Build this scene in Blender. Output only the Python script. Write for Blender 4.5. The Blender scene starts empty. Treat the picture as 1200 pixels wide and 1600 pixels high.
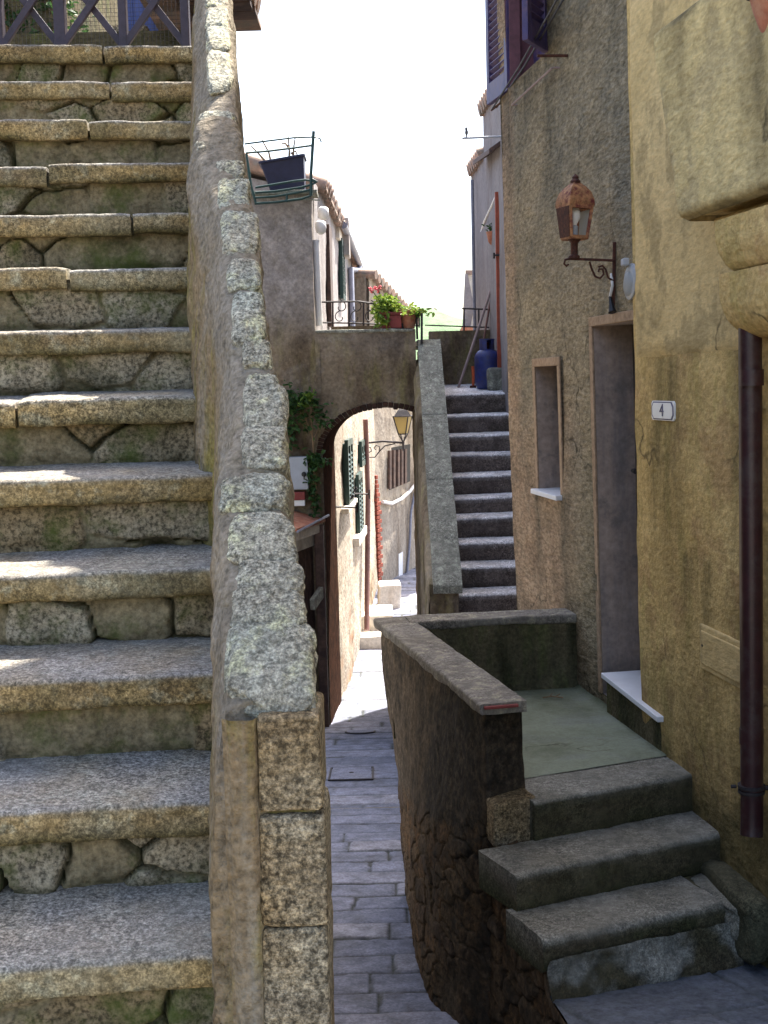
import bpy, bmesh, math, random
import numpy as np
from mathutils import Vector, Matrix

random.seed(7)
RNG = np.random.default_rng(11)
scene = bpy.context.scene
COL = scene.collection
PI = math.pi

# ------------------------------------------------------------------ camera
FPX = 2000.0
PITCH = math.atan(200.0 / FPX)
ROLL = 0.025
F0 = Vector((0, math.cos(PITCH), -math.sin(PITCH)))
R0 = Vector((1, 0, 0))
U0 = Vector((0, math.sin(PITCH), math.cos(PITCH)))
CR = R0 * math.cos(ROLL) - U0 * math.sin(ROLL)
CU = U0 * math.cos(ROLL) + R0 * math.sin(ROLL)
camd = bpy.data.cameras.new('camera')
cam = bpy.data.objects.new('camera', camd)
COL.objects.link(cam)
cam.matrix_world = Matrix(((CR.x, CU.x, -F0.x, 0), (CR.y, CU.y, -F0.y, 0), (CR.z, CU.z, -F0.z, 0), (0, 0, 0, 1)))
camd.sensor_fit = 'HORIZONTAL'
camd.sensor_width = 36.0
camd.lens = 36.0 * FPX / 1200.0
camd.clip_start = 0.05
camd.clip_end = 3000
scene.camera = cam


def ray(px, py):
    return F0 + CR * ((px - 600) / FPX) + CU * ((800 - py) / FPX)


def P(px, py, Y):                       # point of a line of sight at depth Y
    r = ray(px, py)
    return r * (Y / r.y)


def PZ(px, py, z):
    r = ray(px, py)
    return r * (z / r.z)


# the right-hand facade plane W (it recedes and leans a little)
WN = Vector((-1, -0.152, -0.018)).normalized()
WL = Vector((1, 0.152, 0.018)).length


def W(Y, z, off=0.0):
    return Vector((2.201 - 0.152 * Y - 0.018 * (z + 1.77), Y, z)) + WN * off


def PW(px, py, off=0.0):
    r = ray(px, py)
    k = (r.x + 0.152 * r.y + 0.018 * r.z)
    t = (2.201 - 0.018 * 1.77 - off * WL) / k
    return r * t


# left facade plane F behind the bridge
def FX(Y):
    return -0.64 + 0.055 * (Y - 13.3)


def PF(px, py, off=0.0):
    r = ray(px, py)
    # x - .055 y = -.64-.7315+off
    t = (-0.64 - 0.055 * 13.3 + off) / (r.x - 0.055 * r.y)
    return r * t


# ------------------------------------------------------------------ numpy noise
def _hash(ix, iy, iz, seed):
    n = (ix.astype(np.int64) * 374761393 + iy.astype(np.int64) * 668265263 + iz.astype(np.int64) * 1103515245 + seed * 974711) & 0xffffffff
    n = ((n ^ (n >> 13)) * 1274126177) & 0xffffffff
    n = ((n ^ (n >> 15)) * 2246822519) & 0xffffffff
    return ((n ^ (n >> 16)) & 0xffff) / 65535.0


def vnoise(p, seed=0):
    p = np.asarray(p, float)
    i = np.floor(p).astype(np.int64)
    f = p - i
    f = f * f * (3 - 2 * f)
    r = 0
    for dx in (0, 1):
        for dy in (0, 1):
            for dz in (0, 1):
                w = (f[..., 0] if dx else 1 - f[..., 0]) * (f[..., 1] if dy else 1 - f[..., 1]) * (f[..., 2] if dz else 1 - f[..., 2])
                r = r + w * _hash(i[..., 0] + dx, i[..., 1] + dy, i[..., 2] + dz, seed)
    return r * 2 - 1


def fbm(p, seed=0, o=3, g=0.5):
    p = np.asarray(p, float)
    a, s, t = 1.0, 0.0, 0.0
    for k in range(o):
        s = s + a * vnoise(p * (2 ** k), seed + 17 * k)
        t += a
        a *= g
    return s / t


def worley(u, v, cu, cv, seed=0, jit=0.75):
    x = u / cu
    y = v / cv
    iy = np.floor(y).astype(np.int64)
    f1 = np.full(x.shape, 9.0)
    f2 = np.full(x.shape, 9.0)
    rid = np.zeros(x.shape)
    z0 = np.zeros_like(iy)
    for dy in (-1, 0, 1):
        ry = iy + dy
        sh = (ry % 2) * 0.5 + 0.35 * _hash(ry, z0, z0, seed + 5)
        ix = np.floor(x - sh).astype(np.int64)
        for dx in (-1, 0, 1):
            rx = ix + dx
            h1 = _hash(rx, ry, z0, seed)
            h2 = _hash(rx, ry, z0 + 1, seed)
            h3 = _hash(rx, ry, z0 + 2, seed)
            px = rx + sh + 0.5 + (h1 - 0.5) * jit
            py = ry + 0.5 + (h2 - 0.5) * jit * 0.7
            d = np.sqrt((x - px) ** 2 + (y - py) ** 2)
            c = d < f1
            f2 = np.where(c, f1, np.minimum(f2, d))
            rid = np.where(c, h3, rid)
            f1 = np.where(c, d, f1)
    return f1, f2, rid


def sstep(a, b, x):
    t = np.clip((x - a) / (b - a), 0, 1)
    return t * t * (3 - 2 * t)


# ------------------------------------------------------------------ objects
WLOC = {}


def tag(o, label=None, cat=None, group=None, kind=None):
    if label: o['label'] = label
    if cat: o['category'] = cat
    if group: o['group'] = group
    if kind: o['kind'] = kind
    return o


def thing(name, loc, label, cat, group=None):
    o = bpy.data.objects.new(name, None)
    o.empty_display_size = 0.1
    COL.objects.link(o)
    o.location = loc
    WLOC[o.name] = Vector(loc)
    return tag(o, label, cat, group)


class MB:
    def __init__(self):
        self.v, self.f, self.n = [], [], 0
        self.m, self.r, self.d = [], [], []

    def add(self, verts, faces, m=1.0, r=0.5, d=0.0):
        verts = np.asarray([tuple(q) for q in verts], float) if not isinstance(verts, np.ndarray) else verts.reshape(-1, 3)
        k = len(verts)
        self.v.append(verts)
        for fc in faces:
            self.f.append([int(i) + self.n for i in fc])
        self.m.append(np.broadcast_to(np.asarray(m, float).ravel(), (k,)) if np.ndim(m) == 0 else np.asarray(m, float).ravel())
        self.r.append(np.broadcast_to(np.asarray(r, float).ravel(), (k,)) if np.ndim(r) == 0 else np.asarray(r, float).ravel())
        self.d.append(np.broadcast_to(np.asarray(d, float).ravel(), (k,)) if np.ndim(d) == 0 else np.asarray(d, float).ravel())
        self.n += k
        return self

    def obox(self, o, a, b, c, m=1.0, r=0.5, d=0.0):
        o, a, b, c = Vector(o), Vector(a), Vector(b), Vector(c)
        vs = [o, o + a, o + a + b, o + b, o + c, o + a + c, o + a + b + c, o + b + c]
        fs = [(0, 3, 2, 1), (4, 5, 6, 7), (0, 1, 5, 4), (1, 2, 6, 5), (2, 3, 7, 6), (3, 0, 4, 7)]
        if a.cross(b).dot(c) < 0:
            fs = [f[::-1] for f in fs]
        return self.add(vs, fs, m, r, d)

    def box(self, x0, x1, y0, y1, z0, z1, **k):
        return self.obox((x0, y0, z0), (x1 - x0, 0, 0), (0, y1 - y0, 0), (0, 0, z1 - z0), **k)

    def tube(self, pts, r, n=8, **k):
        pts = [Vector(p) for p in pts]
        rs = r if isinstance(r, (list, tuple)) else [r] * len(pts)
        vs, fs = [], []
        prev = None
        for i, p in enumerate(pts):
            d = (pts[min(i + 1, len(pts) - 1)] - pts[max(i - 1, 0)])
            d = d.normalized() if d.length > 1e-9 else Vector((0, 0, 1))
            if prev is None:
                a = d.orthogonal().normalized()
            else:
                a = (prev - d * prev.dot(d))
                a = a.normalized() if a.length > 1e-6 else d.orthogonal().normalized()
            prev = a
            b = d.cross(a)
            for j in range(n):
                t = 2 * PI * j / n
                vs.append(p + (a * math.cos(t) + b * math.sin(t)) * rs[i])
        for i in range(len(pts) - 1):
            for j in range(n):
                j2 = (j + 1) % n
                fs.append((i * n + j, i * n + j2, (i + 1) * n + j2, (i + 1) * n + j))
        fs.append(tuple(range(n))[::-1])
        fs.append(tuple((len(pts) - 1) * n + j for j in range(n)))
        return self.add(vs, fs, **k)

    def bar(self, a, b, w, h=None, up=(0, 0, 1), **k):
        a, b = Vector(a), Vector(b)
        h = h or w
        d = (b - a).normalized()
        up = Vector(up)
        if abs(d.dot(up)) > 0.99: up = Vector((0, 1, 0))
        s = d.cross(up).normalized()
        t = s.cross(d).normalized()
        return self.obox(a - s * w / 2 - t * h / 2, b - a, s * w, t * h, **k)

    def lathe(self, prof, c, n=24, ax=(0, 0, 1), sx=1.0, sy=1.0, **k):
        c = Vector(c)
        ax = Vector(ax).normalized()
        a = Vector((1, 0, 0)) if abs(ax.z) > 0.9 else ax.orthogonal().normalized()
        a = (a - ax * a.dot(ax)).normalized()
        b = ax.cross(a)
        vs, fs = [], []
        for (r, z) in prof:
            for j in range(n):
                t = 2 * PI * (j + 0.5) / n
                vs.append(c + ax * z + a * (r * sx * math.cos(t)) + b * (r * sy * math.sin(t)))
        for i in range(len(prof) - 1):
            for j in range(n):
                j2 = (j + 1) % n
                fs.append((i * n + j, i * n + j2, (i + 1) * n + j2, (i + 1) * n + j))
        if prof[0][0] > 1e-6: fs.append(tuple(range(n))[::-1])
        if prof[-1][0] > 1e-6: fs.append(tuple((len(prof) - 1) * n + j for j in range(n)))
        return self.add(vs, fs, **k)

    def prism(self, poly, off, **k):
        poly = [Vector(p) for p in poly]
        off = Vector(off)
        n = len(poly)
        vs = poly + [p + off for p in poly]
        fs = [tuple(range(n))[::-1], tuple(range(n, 2 * n))]
        nrm = Vector((0, 0, 0))
        for i in range(n):
            nrm += poly[i].cross(poly[(i + 1) % n])
        if nrm.dot(off) < 0: fs = [f[::-1] for f in fs]
        for i in range(n):
            j = (i + 1) % n
            q = (i, j, j + n, i + n)
            fs.append(q if nrm.dot(off) >= 0 else q[::-1])
        return self.add(vs, fs, **k)

    def grid(self, Pt, m=1.0, r=0.5, d=0.0, closed=False, caps=False, flip=False, hole=None):
        if isinstance(m, str): m, d = TOPM, LOWD
        nu, nv = Pt.shape[:2]
        idx = np.arange(nu * nv).reshape(nu, nv)
        J = nv if closed else nv - 1
        fs = []
        for i in range(nu - 1):
            for j in range(J):
                if hole is not None and hole[i, j]: continue
                j2 = (j + 1) % nv
                q = (idx[i, j], idx[i + 1, j], idx[i + 1, j2], idx[i, j2])
                fs.append(q[::-1] if flip else q)
        if caps:
            a = tuple(idx[0]); b = tuple(idx[-1])[::-1]
            if flip: a, b = a[::-1], b[::-1]
            fs += [a, b]
        return self.add(np.ascontiguousarray(Pt).reshape(-1, 3), fs, m, r, d)

    def build(self, name, mat, parent=None, smooth=0, bevel=0, seg=2):
        v = np.concatenate(self.v)
        if parent is not None:
            loc = WLOC[parent.name]
        else:
            loc = Vector(((v[:, 0].min() + v[:, 0].max()) / 2, (v[:, 1].min() + v[:, 1].max()) / 2, v[:, 2].min()))
        vl = v - np.array(loc)
        me = bpy.data.meshes.new(name)
        me.from_pydata(vl.tolist(), [], self.f)
        me.update()
        for nm, arr in (('m', self.m), ('r', self.r), ('d', self.d)):
            at = me.attributes.new(nm, 'FLOAT', 'POINT')
            at.data.foreach_set('value', np.concatenate(arr).astype(np.float32))
        me.materials.append(mat)
        if smooth:
            me.polygons.foreach_set('use_smooth', np.ones(len(me.polygons), bool))
            if smooth < 180:
                me.set_sharp_from_angle(angle=math.radians(smooth))
        o = bpy.data.objects.new(name, me)
        COL.objects.link(o)
        if parent is not None:
            o.parent = parent
            WLOC[o.name] = loc
        else:
            o.location = loc
            WLOC[o.name] = Vector(loc)
        if bevel:
            b = o.modifiers.new('bevel', 'BEVEL')
            b.width = bevel; b.segments = seg; b.limit_method = 'ANGLE'; b.angle_limit = math.radians(40)
            b.harden_normals = False
        return o


def V3(a):
    return np.array([a[0], a[1], a[2]], float)


def slab(A, B, D, th, r=0.018, amp=0.004, seed=0, n=None, wob=0.006, up=(0, 0, 1), edge=0.0):
    """A stone slab: front edge A->B, top rises along D to the back; irregular arrises."""
    A, B, D, up = V3(A), V3(B), V3(D), V3(up)
    L = np.linalg.norm(B - A)
    n = n or max(6, int(L / 0.016))
    dl = np.linalg.norm(D)
    dn = D / dl
    prof = []
    for t in np.linspace(1, 0.12, 5): prof.append((t * dl, -th))
    prof += [(r * 0.9, -th), (r * 0.25, -th + r * 0.3), (0, -th + r)]
    for t in np.linspace(0, 1, 6)[1:-1]: prof.append((0, -th + r + t * (th - 2 * r)))
    prof += [(0, -r), (r * 0.13, -r * 0.5), (r * 0.5, -r * 0.13), (r, 0)]
    for t in np.linspace(0.1, 1, 9): prof.append((r + t * (dl - r), 0))
    prof = np.array(prof)
    s = np.linspace(0, 1, n)
    k = len(prof)
    Pt = np.zeros((n, k, 3))
    ln = (B - A) / L
    for i, t in enumerate(s):
        Pt[i] = A + (B - A) * t + prof[:, 0:1] * dn + prof[:, 1:2] * up
    nz = np.stack([fbm(Pt * 9 + 3.1, seed + c * 7, 3, 0.6) for c in range(3)], -1)
    nh = np.stack([fbm(Pt * 34 + 3.1, seed + c * 7 + 3, 3, 0.65) for c in range(3)], -1)
    Pt = Pt + nz * amp * 1.2 + nh * amp * 0.9
    w = fbm(np.stack([s * L * 3.0, s * 0 + seed, s * 0], -1), seed + 50, 4, 0.6)
    front = np.exp(-prof[:, 0] / 0.05)
    Pt += (w[:, None] * front[None, :])[..., None] * (dn * wob)
    w2 = fbm(np.stack([s * L * 5.0, s * 0 + seed, s * 0 + 4], -1), seed + 51, 3, 0.6)
    low = (prof[:, 1] < -th * 0.6).astype(float)
    Pt += (w2[:, None] * low[None, :])[..., None] * (up * wob * 1.2)
    global TOPM, LOWD
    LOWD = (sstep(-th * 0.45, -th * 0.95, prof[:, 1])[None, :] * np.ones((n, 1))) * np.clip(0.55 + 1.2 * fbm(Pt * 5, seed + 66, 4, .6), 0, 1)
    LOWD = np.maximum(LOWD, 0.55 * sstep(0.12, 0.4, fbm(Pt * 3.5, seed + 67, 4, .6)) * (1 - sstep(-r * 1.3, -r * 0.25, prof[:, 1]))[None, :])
    TOPM = (sstep(-r * 1.3, -r * 0.25, prof[:, 1])[None, :] * np.ones((n, 1))) * np.clip(0.8 + 0.45 * fbm(Pt * 7, seed + 60, 3), 0, 1)  # upward-face mask; the step stones paint sky light on treads with it
    if edge:
        e = np.minimum(s, 1 - s) * L
        pull = np.exp(-e / 0.02)
        topm = sstep(-th, 0, prof[:, 1])
        Pt -= (pull[:, None] * topm[None, :])[..., None] * up * edge
    return Pt


def lump(mb, c, a, b, dv, e=2.8, amp=0.12, seed=0, nu=40, nv=22, m=1.0, r=0.5, **kw):
    """rounded irregular stone with half axes a, b, d"""
    c, a, b, dv = V3(c), V3(a), V3(b), V3(dv)
    th = np.linspace(0, 2 * PI, nu, endpoint=False)
    ph = np.linspace(-PI / 2, PI / 2, nv)
    T, Ph = np.meshgrid(th, ph, indexing='ij')

    def sp(x): return np.sign(x) * np.abs(x) ** (2.0 / e)
    x = sp(np.cos(Ph)) * sp(np.cos(T)); y = sp(np.cos(Ph)) * sp(np.sin(T)); z = sp(np.sin(Ph))
    q = np.stack([x, y, z], -1)
    sc = 1 + amp * fbm(q * 1.3 + seed * 3.7, seed, 3, 0.55) + amp * 0.35 * fbm(q * 5 + seed, seed + 9, 3, 0.6)
    Pt = c + (x * sc)[..., None] * a + (y * sc)[..., None] * b + (z * (1 + amp * 0.6 * fbm(q * 4 + seed * 1.3, seed + 4, 3, 0.6)))[..., None] * dv
    Pt = np.transpose(Pt, (1, 0, 2))
    flip = np.dot(np.cross(a, b), dv) > 0
    mb.grid(Pt, m=m, r=r, d=kw.get('d', 0.0), closed=True, caps=True, flip=flip)


def panel(mb, o, u, v, nrm, ul, vl, fn=None, holes=(), m=1.0, r=0.5, d=0.0, amp=0.0, nscale=1.2, seed=0):
    """displaced wall sheet; ul, vl = lines in metres along u and v; holes = (u0,u1,v0,v1)"""
    o, u, v, nrm = V3(o), V3(u), V3(v), V3(nrm)
    ul = np.asarray(ul); vl = np.asarray(vl)
    U, Vv = np.meshgrid(ul, vl, indexing='ij')
    Pt = o + U[..., None] * u + Vv[..., None] * v
    h = np.zeros_like(U)
    if amp: h += amp * fbm(Pt * nscale, seed, 3)
    mm, rr = m, r
    if fn is not None:
        q_ = fn(U, Vv, Pt)
        h2, mm, rr = q_[:3]
        if len(q_) > 3: d = q_[3]
        h = h + h2
    hole = np.zeros((len(ul) - 1, len(vl) - 1), bool)
    for (a, b, c, d) in holes:
        for i in range(len(ul) - 1):
            for j in range(len(vl) - 1):
                mu = (ul[i] + ul[i + 1]) / 2; mv = (vl[j] + vl[j + 1]) / 2
                if a < mu < b and c < mv < d: hole[i, j] = True
        ed = (U >= a - 1e-6) & (U <= b + 1e-6) & (Vv >= c - 1e-6) & (Vv <= d + 1e-6)
        h = np.where(ed, 0, h)
    Pt = Pt + h[..., None] * nrm
    flip = np.dot(np.cross(u, v), nrm) < 0
    mb.grid(Pt, m=mm, r=rr, d=d, flip=flip, hole=hole)
    return Pt


def lines(a, b, step, extra=()):
    n = max(2, int(abs(b - a) / step) + 1)
    l = list(np.linspace(a, b, n)) + list(extra)
    l = sorted(set(round(x, 5) for x in l))
    out = [l[0]]
    ex = set(round(x, 5) for x in extra)
    for x in l[1:]:
        if x - out[-1] < step * 0.3:
            if x in ex and out[-1] not in ex: out[-1] = x
            elif x in ex: out.append(x)
        else: out.append(x)
    return np.array(out)


# ------------------------------------------------------------------ materials
class G:
    def __init__(self, name):
        self.mat = bpy.data.materials.new(name)
        self.mat.use_nodes = True
        self.nt = self.mat.node_tree
        self.b = self.nt.nodes['Principled BSDF']
        self.tc = self.nt.nodes.new('ShaderNodeTexCoord').outputs['Object']

    def n(self, t): return self.nt.nodes.new(t)
    def l(self, a, b): self.nt.links.new(a, b)

    def set(self, sock, v):
        if isinstance(v, bpy.types.NodeSocket): self.l(v, sock)
        elif isinstance(v, (tuple, list)) and len(v) == 3 and sock.type == 'RGBA': sock.default_value = (*v, 1)
        else: sock.default_value = v

    def map(self, s=(1, 1, 1), loc=(0, 0, 0)):
        m = self.n('ShaderNodeMapping')
        m.inputs['Scale'].default_value = s
        m.inputs['Location'].default_value = loc
        self.l(self.tc, m.inputs['Vector'])
        return m.outputs[0]

    def noise(self, scale, detail=4, rough=0.55, vec=None, dist=0.0):
        t = self.n('ShaderNodeTexNoise')
        t.inputs['Scale'].default_value = scale
        t.inputs['Detail'].default_value = detail
        t.inputs['Roughness'].default_value = rough
        t.inputs['Distortion'].default_value = dist
        self.l(vec or self.tc, t.inputs['Vector'])
        return t.outputs['Fac']

    def voro(self, scale, feat='F1', vec=None, rnd=1.0):
        t = self.n('ShaderNodeTexVoronoi')
        t.feature = feat
        t.inputs['Scale'].default_value = scale
        t.inputs['Randomness'].default_value = rnd
        self.l(vec or self.tc, t.inputs['Vector'])
        return t

    def attr(self, nm):
        a = self.n('ShaderNodeAttribute')
        a.attribute_name = nm
        return a.outputs['Fac']

    def ramp(self, fac, stops):
        r = self.n('ShaderNodeValToRGB')
        self.set(r.inputs[0], fac)
        e = r.color_ramp.elements
        while len(e) < len(stops): e.new(0.5)
        for i, (p, c) in enumerate(stops):
            e[i].position = p
            e[i].color = (*c, 1) if isinstance(c, (tuple, list)) else (c, c, c, 1)
        return r.outputs[0]

    def mix(self, f, a, b, bt='MIX'):
        m = self.n('ShaderNodeMix')
        m.data_type = 'RGBA'
        m.blend_type = bt
        self.set(m.inputs[0], f)
        self.set(m.inputs[6], a)
        self.set(m.inputs[7], b)
        return m.outputs[2]

    def math(self, op, a, b=0.0, c=0.0, clamp=False):
        m = self.n('ShaderNodeMath')
        m.operation = op
        m.use_clamp = clamp
        self.set(m.inputs[0], a); self.set(m.inputs[1], b)
        if op in ('MULTIPLY_ADD',): self.set(m.inputs[2], c)
        return m.outputs[0]

    def bump(self, h, strength, dist, prev=None):
        b = self.n('ShaderNodeBump')
        b.inputs['Strength'].default_value = strength
        b.inputs['Distance'].default_value = dist
        self.set(b.inputs['Height'], h)
        if prev is not None: self.l(prev, b.inputs['Normal'])
        return b.outputs[0]

    def out(self, col, rough=0.85, nrm=None, metal=0.0, spec=0.3):
        self.set(self.b.inputs['Base Color'], col)
        self.set(self.b.inputs['Roughness'], rough)
        self.b.inputs['Metallic'].default_value = metal
        self.b.inputs['Specular IOR Level'].default_value = spec
        if nrm is not None: self.l(nrm, self.b.inputs['Normal'])
        return self.mat


def speck(g, col, scale=140, lo=0.45, hi=1.5, det=3, rough=0.7):
    s = g.noise(scale, det, rough)
    return g.mix(1.0, col, g.ramp(s, [(0.37, lo), (0.5, 1.0), (0.63, hi)]), 'MULTIPLY')


def granite(name, dark, light, grey=None, lo=0.4, hi=1.6, sscale=150, lich=None, bump=0.6, bdist=0.006, stain=0.0, top=None, topamt=0.85, dirt_shade=None, even=0.2):
    g = G(name)
    c = g.ramp(g.noise(5, 5, 0.6), [(0.3, dark), (0.7, light)])
    if grey: c = g.mix(g.ramp(g.noise(2.2, 4, 0.6), [(0.45, 0.0), (0.6, 1.0)]), c, grey)
    if lich: c = g.mix(g.ramp(g.noise(14, 5, 0.7), [(0.52, 0.0), (0.64, 0.75)]), c, lich)
    if stain:
        st = g.ramp(g.noise(1.0, 4, 0.6, g.map((2.2, 2.2, 7))), [(0.48, 0.0), (0.68, stain)])
        c = g.mix(st, c, (0.10, 0.075, 0.05))
    if top:
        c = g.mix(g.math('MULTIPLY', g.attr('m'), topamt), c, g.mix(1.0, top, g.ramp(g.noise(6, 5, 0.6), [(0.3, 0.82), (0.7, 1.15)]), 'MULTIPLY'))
    if dirt_shade: c = g.mix(g.attr('d'), c, dirt_shade)
    c0 = speck(g, c, sscale * 0.35, 0.8, 1.2)
    c = speck(g, c0, sscale, lo, hi)
    c = speck(g, c, sscale * 2.4, 0.55, 1.45, 2)
    c = g.mix(g.ramp(g.noise(3.6, 4, 0.65), [(0.36, even), (0.62, 0.95)]), c0, c)
    n = g.bump(g.noise(sscale * 0.7, 4, 0.7), bump, bdist)
    n = g.bump(g.noise(22, 4, 0.6), 0.5, 0.012, n)
    return g.out(c, 0.88, n, spec=0.15)


def simple(name, col, rough=0.6, metal=0.0, var=0.25, scale=12, bump=0.15, bdist=0.002, spec=0.4, alt=None, altamt=0.5):
    g = G(name)
    c = g.mix(1.0, col, g.ramp(g.noise(scale, 5, 0.65), [(0.3, 1 - var), (0.7, 1 + var)]), 'MULTIPLY')
    if alt: c = g.mix(g.ramp(g.noise(scale * 0.7, 6, 0.7), [(0.5 - 0.1 * altamt, 0.0), (0.62, 1.0)]), c, alt)
    n = g.bump(g.noise(scale * 6, 3, 0.6), bump, bdist)
    return g.out(c, rough, n, metal, spec)


def plaster(name, a, b, stainc=None, stain=(0.5, 0.7), pit=70, bump=0.7, bdist=0.01, spk=(0.75, 1.2), green=None, gamt=0.5, smin=0.0, streak=(3, 3, 0.6), sq=1.0, patch=None, dcol=None, big=0.5, crack=0, mst=None):
    g = G(name)
    c = g.ramp(g.noise(2.0, 6, 0.6), [(0.3, a), (0.7, b)])
    if patch: c = g.mix(g.ramp(g.noise(3.3, 5, 0.65), [(0.52, 0.0), (0.6, 0.8)]), c, patch)
    if stainc:
        st = g.ramp(g.noise(1.0, 6, 0.65, g.map(streak)), [(stain[0], smin), (stain[1], 0.9)])
        c = g.mix(st, c, stainc)
    if green:
        gn = g.ramp(g.noise(1.0, 5, 0.7, g.map((7, 7, 1.6), (3, 1, 5))), [(0.5, 0.0), (0.66, gamt)])
        c = g.mix(gn, c, green)
    if dcol:
        dm = g.math('MULTIPLY', g.attr('d'), g.ramp(g.noise(7, 5, 0.65), [(0.3, 0.6), (0.6, 1.0)]))
        c = g.mix(dm, c, g.mix(1.0, dcol, g.ramp(g.noise(5, 6, 0.65), [(0.3, 0.75), (0.7, 1.25)]), 'MULTIPLY'))
    if mst:
        sm_ = g.math('MULTIPLY', g.math('SUBTRACT', 1.0, g.attr('m')), g.ramp(g.noise(1.0, 5, 0.65, g.map((11, 11, 1.5))), [(0.32, 0.15), (0.62, 1.0)]))
        c = g.mix(sm_, c, mst)
    if crack:
        ns = g.n('ShaderNodeTexNoise'); ns.inputs['Scale'].default_value = 3.0; ns.inputs['Detail'].default_value = 5
        g.l(g.tc, ns.inputs['Vector'])
        va = g.n('ShaderNodeVectorMath'); va.operation = 'MULTIPLY_ADD'
        g.l(ns.outputs['Color'], va.inputs[0]); va.inputs[1].default_value = (0.5, 0.5, 0.5); g.l(g.tc, va.inputs[2])
        vv_ = g.voro(crack, 'DISTANCE_TO_EDGE', va.outputs[0])
        cm = g.math('MULTIPLY', g.ramp(vv_.outputs['Distance'], [(0.0, 1.0), (0.012, 0.0)]), g.ramp(g.noise(1.3, 3, 0.5, g.map((1, 1, 1), (9, 2, 4))), [(0.5, 0.0), (0.6, 0.75)]))
        c = g.mix(cm, c, (0.05, 0.04, 0.025))
    vq = g.map((1, sq, 1))
    def spk_(c, scale, lo, hi, det, ro):
        s = g.noise(scale, det, ro, vq)
        return g.mix(1.0, c, g.ramp(s, [(0.3, lo), (0.5, 1.0), (0.7, hi)]), 'MULTIPLY')
    c = spk_(c, pit * 1.2, spk[0], spk[1], 3, 0.7)
    c = spk_(c, pit * 0.3, 1 - (1 - spk[0]) * 0.5, 1 + (spk[1] - 1) * 0.6, 3, 0.7)
    n = g.bump(g.noise(pit, 4, 0.65, vq), bump, bdist)
    n = g.bump(g.noise(pit * 0.3, 3, 0.6, vq), big, bdist * 2, n)
    return g.out(c, 0.92, n, spec=0.08)


def rubble(name, sa, sb, mortar, moss=None, sc=None, mossamt=0.6, sscale=130, lo=0.45, hi=1.5, dirt_shade=None):
    g = G(name)
    r = g.attr('r'); m = g.attr('m')
    stops = [(0.0, sa), (0.55, sb)] + ([(1.0, sc)] if sc else [])
    st = g.ramp(r, stops)
    st = g.mix(1.0, st, g.ramp(g.noise(9, 5, 0.65), [(0.3, 0.65), (0.7, 1.3)]), 'MULTIPLY')
    st = speck(g, st, sscale, lo, hi)
    mo = g.mix(1.0, mortar, g.ramp(g.noise(16, 5, 0.6), [(0.3, 0.6), (0.7, 1.35)]), 'MULTIPLY')
    mo = speck(g, mo, sscale * 0.8, 0.65, 1.35)
    c = g.mix(m, mo, st)
    if moss:
        mm = g.ramp(g.noise(5.5, 6, 0.7), [(0.48, 0.0), (0.66, mossamt)])
        c = g.mix(mm, c, moss)
    if dirt_shade:
        c = g.mix(g.math('MULTIPLY', g.attr('d'), g.ramp(g.noise(26, 5, 0.7), [(0.35, 0.45), (0.6, 1.0)])), c, g.mix(1.0, dirt_shade, g.ramp(g.noise(20, 5, 0.7), [(0.3, 0.5), (0.7, 1.6)]), 'MULTIPLY'))
    n = g.bump(g.noise(sscale * 0.8, 4, 0.7), 0.6, 0.006)
    n = g.bump(g.noise(25, 4, 0.6), 0.5, 0.012, n)
    return g.out(c, 0.92, n, spec=0.1)


M = {}
M['granite'] = granite('tread_granite', (0.205, 0.135, 0.052), (0.32, 0.235, 0.11), (0.25, 0.205, 0.12), lo=0.4, hi=1.6, sscale=90, stain=0.65, lich=(0.30, 0.28, 0.19), top=(0.215, 0.21, 0.205), dirt_shade=(0.085, 0.07, 0.03), even=0.5)  # top: sky-lit grey put into the tread colour, fronts kept tan
M['coping'] = granite('coping_granite', (0.21, 0.19, 0.145), (0.38, 0.36, 0.285), (0.29, 0.295, 0.245), lo=0.32, hi=1.55, sscale=80, lich=(0.36, 0.35, 0.21), bump=1.0, bdist=0.014, even=0.7)
M['quoin'] = granite('quoin_granite', (0.145, 0.10, 0.048), (0.28, 0.21, 0.118), (0.25, 0.215, 0.15), lo=0.25, hi=1.75, sscale=75, bump=1.0, bdist=0.014, stain=0.5, even=0.75)
M['riser'] = rubble('riser_rubble', (0.20, 0.115, 0.05), (0.20, 0.15, 0.085), (0.205, 0.168, 0.10), (0.07, 0.09, 0.018), (0.27, 0.23, 0.16), 0.85, 85, 0.35, 1.55, dirt_shade=(0.03, 0.03, 0.012))
M['parapet'] = plaster('parapet_render', (0.155, 0.11, 0.062), (0.235, 0.175, 0.105), (0.235, 0.21, 0.165), (0.52, 0.68), 50, 1.0, 0.012, (0.6, 1.3), (0.20, 0.165, 0.04), 0.75, big=0.8, streak=(7, 4, 0.6), dcol=(0.215, 0.185, 0.145))
M['stairstone'] = granite('lit_top_stair_stone', (0.115, 0.09, 0.078), (0.19, 0.155, 0.135), None, lo=0.45, hi=1.6, sscale=70, bump=0.7, bdist=0.012, top=(0.74, 0.735, 0.75), topamt=0.97, dirt_shade=(0.045, 0.038, 0.03))  # near-white top: light on the treads painted into the stone
M['slabgrey'] = granite('grey_coping_slab', (0.15, 0.147, 0.122), (0.22, 0.215, 0.178), None, lo=0.7, hi=1.35, sscale=50, lich=(0.33, 0.34, 0.27), bump=0.5)
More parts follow.
